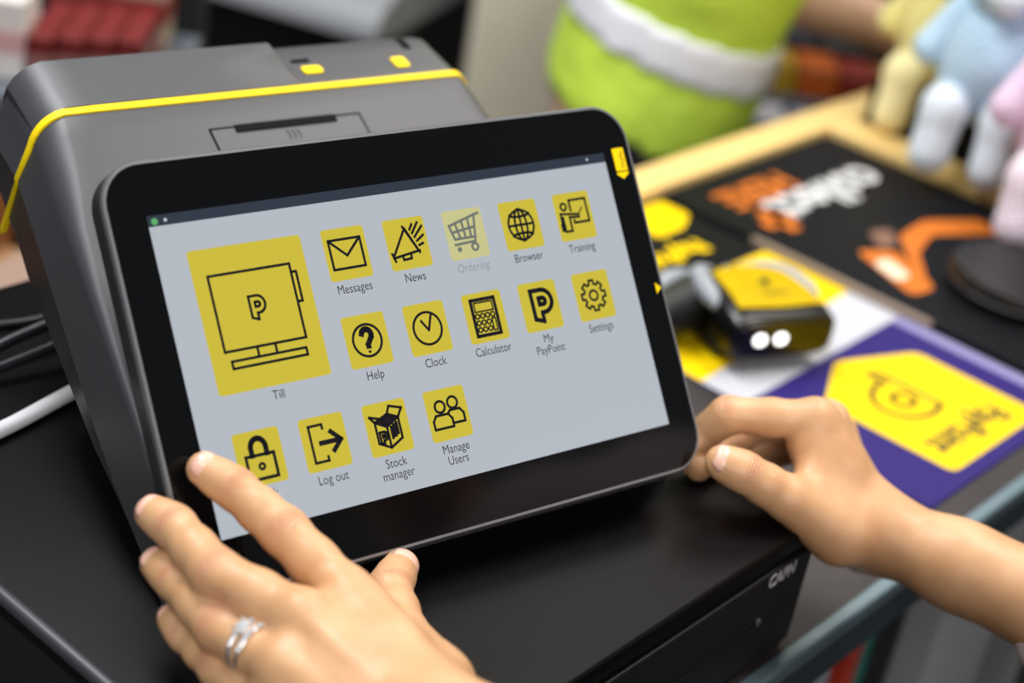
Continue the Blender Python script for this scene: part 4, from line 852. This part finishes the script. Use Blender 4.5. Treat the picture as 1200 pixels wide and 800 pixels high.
# left gondola with packs
t = thing('shelf_unit', 'dark shelf unit far behind the terminal on the left', 'shelf', (0.42, 1.0, FZ), cdir)
sh_m = mat('shelf_slate', (92, 98, 108), 0.5); dk = mat('gondola_dark', (24, 22, 22), 0.7)
bm = bmesh.new(); box(bm, (-0.45, 0.0, 0), (0.20, 0.03, 1.0)); obj('back_panel', bm, dk, t)
for z in (0.06, 0.45, 0.815):
    bm = bmesh.new(); box(bm, (-0.45, -0.22, z), (0.20, 0.0, z + 0.018), 0.002); obj('shelf', bm, sh_m if z > 0.7 else dk, t)
for x in (-0.45, 0.185):
    bm = bmesh.new(); box(bm, (x, -0.20, 0), (x + 0.015, 0.0, 0.815)); obj('side_panel', bm, dk, t)
def cpos(o, x, y, z): return (o[0] + x * math.cos(cdir) - y * math.sin(cdir), o[1] + x * math.sin(cdir) + y * math.cos(cdir), o[2] + z)
def pack(name, label, cat, loc, rot, size, col, stripe=None, group=None, top=None):
    t = thing(name, label, cat, loc, rot, group); sx_, sy_, sz_ = size
    bm = bmesh.new(); box(bm, (-sx_ / 2, -sy_ / 2, 0), (sx_ / 2, sy_ / 2, sz_), min(size) * 0.06, 2); obj('carton', bm, mat(name + '_col', col, 0.5, noise=0.06, nscale=20), t)
    if stripe:
        bm = bmesh.new(); box(bm, (-sx_ / 2 - 0.0006, -sy_ / 2 - 0.0006, sz_ * 0.35), (sx_ / 2 + 0.0006, sy_ / 2 + 0.0006, sz_ * 0.62)); obj('printed_band', bm, mat(name + '_band', stripe, 0.5), t)
    if top:
        bm = bmesh.new(); box(bm, (-sx_ * 0.4, -sy_ * 0.4, sz_ - 0.001), (sx_ * 0.4, sy_ * 0.4, sz_ + 0.006), 0.002); obj('flap', bm, mat(name + '_top', top, 0.5), t)
    return t
GO = (0.455, 0.965, FZ); gz_ = 0.834
for i, (x, lab) in enumerate(((0.033, 'leftmost of the red packs beside the white carton'), (0.058, 'second red pack from the white carton'), (0.083, 'third red pack from the white carton'), (0.108, 'red pack farthest from the white carton'))):
    pack('snack_pack', lab, 'pack', cpos(GO, x, -0.14 + 0.008 * i, gz_), cdir, (0.0225, 0.10, 0.045), (104, 18, 18), (140, 96, 92), 'red packs on the far shelf')
pack('white_carton', 'tall white carton between the teal and red packs on far shelf', 'carton', cpos(GO, 0.002, -0.16, gz_), cdir, (0.034, 0.06, 0.075), (222, 216, 212), (206, 160, 160))
pack('teal_carton', 'teal carton at the far left of the shelf', 'carton', cpos(GO, -0.052, -0.16, gz_), cdir, (0.044, 0.06, 0.075), (20, 128, 142), (40, 90, 140))
pack('green_carton', 'narrow dark green carton between teal and white cartons', 'carton', cpos(GO, -0.023, -0.14, gz_), cdir, (0.012, 0.05, 0.07), (18, 74, 52))
pack('beige_carton', 'beige carton behind the red packs', 'carton', cpos(GO, 0.07, -0.045, gz_), cdir, (0.11, 0.05, 0.085), (170, 150, 134), (130, 50, 46))
# low stack seen at the left edge behind the drawer
t = thing('cardboard_box', 'open brown cardboard box behind the counter at the left edge', 'box', (0.165, 0.625, FZ), 0.3)
cb = mat('cardboard', (170, 128, 84), 0.8, noise=0.08, nscale=20); bm = bmesh.new(); box(bm, (-0.16, -0.12, 0), (0.16, 0.12, 0.70), 0.004); obj('case', bm, cb, t)
bm = bmesh.new(); box(bm, (-0.10, -0.08, 0.699), (0.12, 0.06, 0.735), 0.004); obj('wrapped_goods', bm, mat('wrap_pink', (150, 124, 108), 0.6), t)
bm = bmesh.new(); box(bm, (-0.165, 0.115, 0.66), (0.165, 0.125, 0.79), 0.002); obj('flap', bm, mat('cardboard_dark', (150, 92, 44), 0.8), t)
# right hand display behind the vest
t = thing('shelf_unit', 'stepped dark shelf unit with packets right of the high visibility vest', 'shelf', (1.447, 0.436, FZ), cdir)
for i, (y0, z) in enumerate(((-0.16, 0.69), (-0.02, 0.715), (0.12, 0.745))):
    bm = bmesh.new(); box(bm, (-0.30, y0, z - 0.02), (0.30, y0 + 0.15, z), 0.002); obj('shelf', bm, dk, t)
    bm = bmesh.new(); box(bm, (-0.30, y0, z - 0.018), (0.30, y0 + 0.006, z + 0.012)); obj('shelf_lip', bm, sh_m if i == 1 else dk, t)
bm = bmesh.new(); box(bm, (-0.30, -0.15, 0), (0.30, 0.26, 0.67)); obj('base', bm, dk, t)
bm = bmesh.new(); box(bm, (-0.30, 0.26, 0), (0.30, 0.28, 1.25)); obj('back_panel', bm, dk, t)
DO = (1.447, 0.436, FZ)
for i, (x, y, z, sz, col, nm, lab) in enumerate((
    (-0.27, -0.085, 0.6905, (0.075, 0.07, 0.045), (206, 204, 210), 'white_packet', 'white packet nearest the vest on the lowest step'),
    (-0.185, -0.085, 0.6905, (0.075, 0.07, 0.042), (186, 186, 196), 'white_packet', 'pale grey packet second on the lowest step'),
    (-0.10, -0.085, 0.6905, (0.07, 0.07, 0.04), (70, 56, 60), 'brown_packet', 'dark brown packet on the lowest step behind the pine rail'),
    (-0.235, 0.05, 0.7155, (0.05, 0.07, 0.05), (188, 150, 20), 'yellow_packet', 'mustard yellow packet nearest the vest on middle step'),
    (-0.18, 0.05, 0.7155, (0.05, 0.07, 0.05), (206, 96, 14), 'orange_packet', 'orange packet between yellow and red ones on middle step'),
    (-0.125, 0.05, 0.7155, (0.05, 0.07, 0.047), (146, 40, 20), 'red_packet', 'dark red packet on middle step right of the orange one'),
    (-0.07, 0.05, 0.7155, (0.05, 0.07, 0.045), (196, 132, 16), 'yellow_packet', 'amber packet right of the dark red one'),
    (-0.20, 0.19, 0.7455, (0.07, 0.08, 0.055), (100, 106, 122), 'grey_tin', 'blue grey tin nearest the vest on the top step'),
    (-0.115, 0.19, 0.7455, (0.07, 0.08, 0.052), (142, 144, 150), 'grey_tin', 'mid grey tin in the middle of top step'),
    (-0.03, 0.19, 0.7455, (0.07, 0.08, 0.050), (160, 160, 166), 'grey_tin', 'palest grey tin on the top step under the arm'))):
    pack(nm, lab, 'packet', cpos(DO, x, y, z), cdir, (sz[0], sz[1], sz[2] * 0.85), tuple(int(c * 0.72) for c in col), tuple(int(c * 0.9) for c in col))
# magazines and goods on the shelf under the counter edge
bk = [(0.262, (30, 52, 46)), (0.285, (96, 40, 40)), (0.308, (24, 26, 28)), (0.396, (190, 60, 40)), (0.412, (40, 120, 110)), (0.352, (150, 160, 170)), (0.434, (22, 24, 28)), (0.330, (70, 74, 82)), (0.458, (18, 22, 24))]
names = {0: 'dark green magazine at the left end of the row under the counter', 1: 'dull red magazine second in the row under the counter', 2: 'black magazine third in the row under the counter', 3: 'orange red magazine beside the teal one under the counter', 4: 'teal magazine beside the orange red one under the counter', 5: 'pale grey magazine in the row under the counter', 6: 'black magazine just right of the teal one', 7: 'slate grey magazine left of the pale grey one', 8: 'near black magazine beside the pale storage box'}
for i, (x, c) in enumerate(bk):
    t = thing('magazine', names[i], 'magazine', (x, 0.04, FZ + 0.5405), 0, 'magazines under the counter'); h = 0.20 + 0.012 * (i % 3)
    bm = bmesh.new(); box(bm, (-0.009, -0.10, 0), (0.009, 0.10, h), 0.0015); obj('cover', bm, mat('cover_%d' % i, c, 0.45, noise=0.15, nscale=30), t)
    bm = bmesh.new(); box(bm, (-0.0075, -0.099, 0.002), (0.0075, 0.099, h + 0.0008)); obj('pages', bm, white_p, t)
t = thing('storage_box', 'pale grey storage box on the shelf right of the magazines', 'box', (0.553, 0.04, FZ + 0.5405))
bm = bmesh.new(); box(bm, (-0.062, -0.12, 0), (0.062, 0.12, 0.255), 0.006, 3); obj('tub', bm, mat('tub_grey', (176, 176, 180), 0.5), t, auto=40)
bm = bmesh.new(); box(bm, (-0.066, -0.125, 0.24), (0.066, 0.125, 0.268), 0.005, 3); obj('lid', bm, mat('tub_lid', (150, 152, 158), 0.5), t, auto=40)
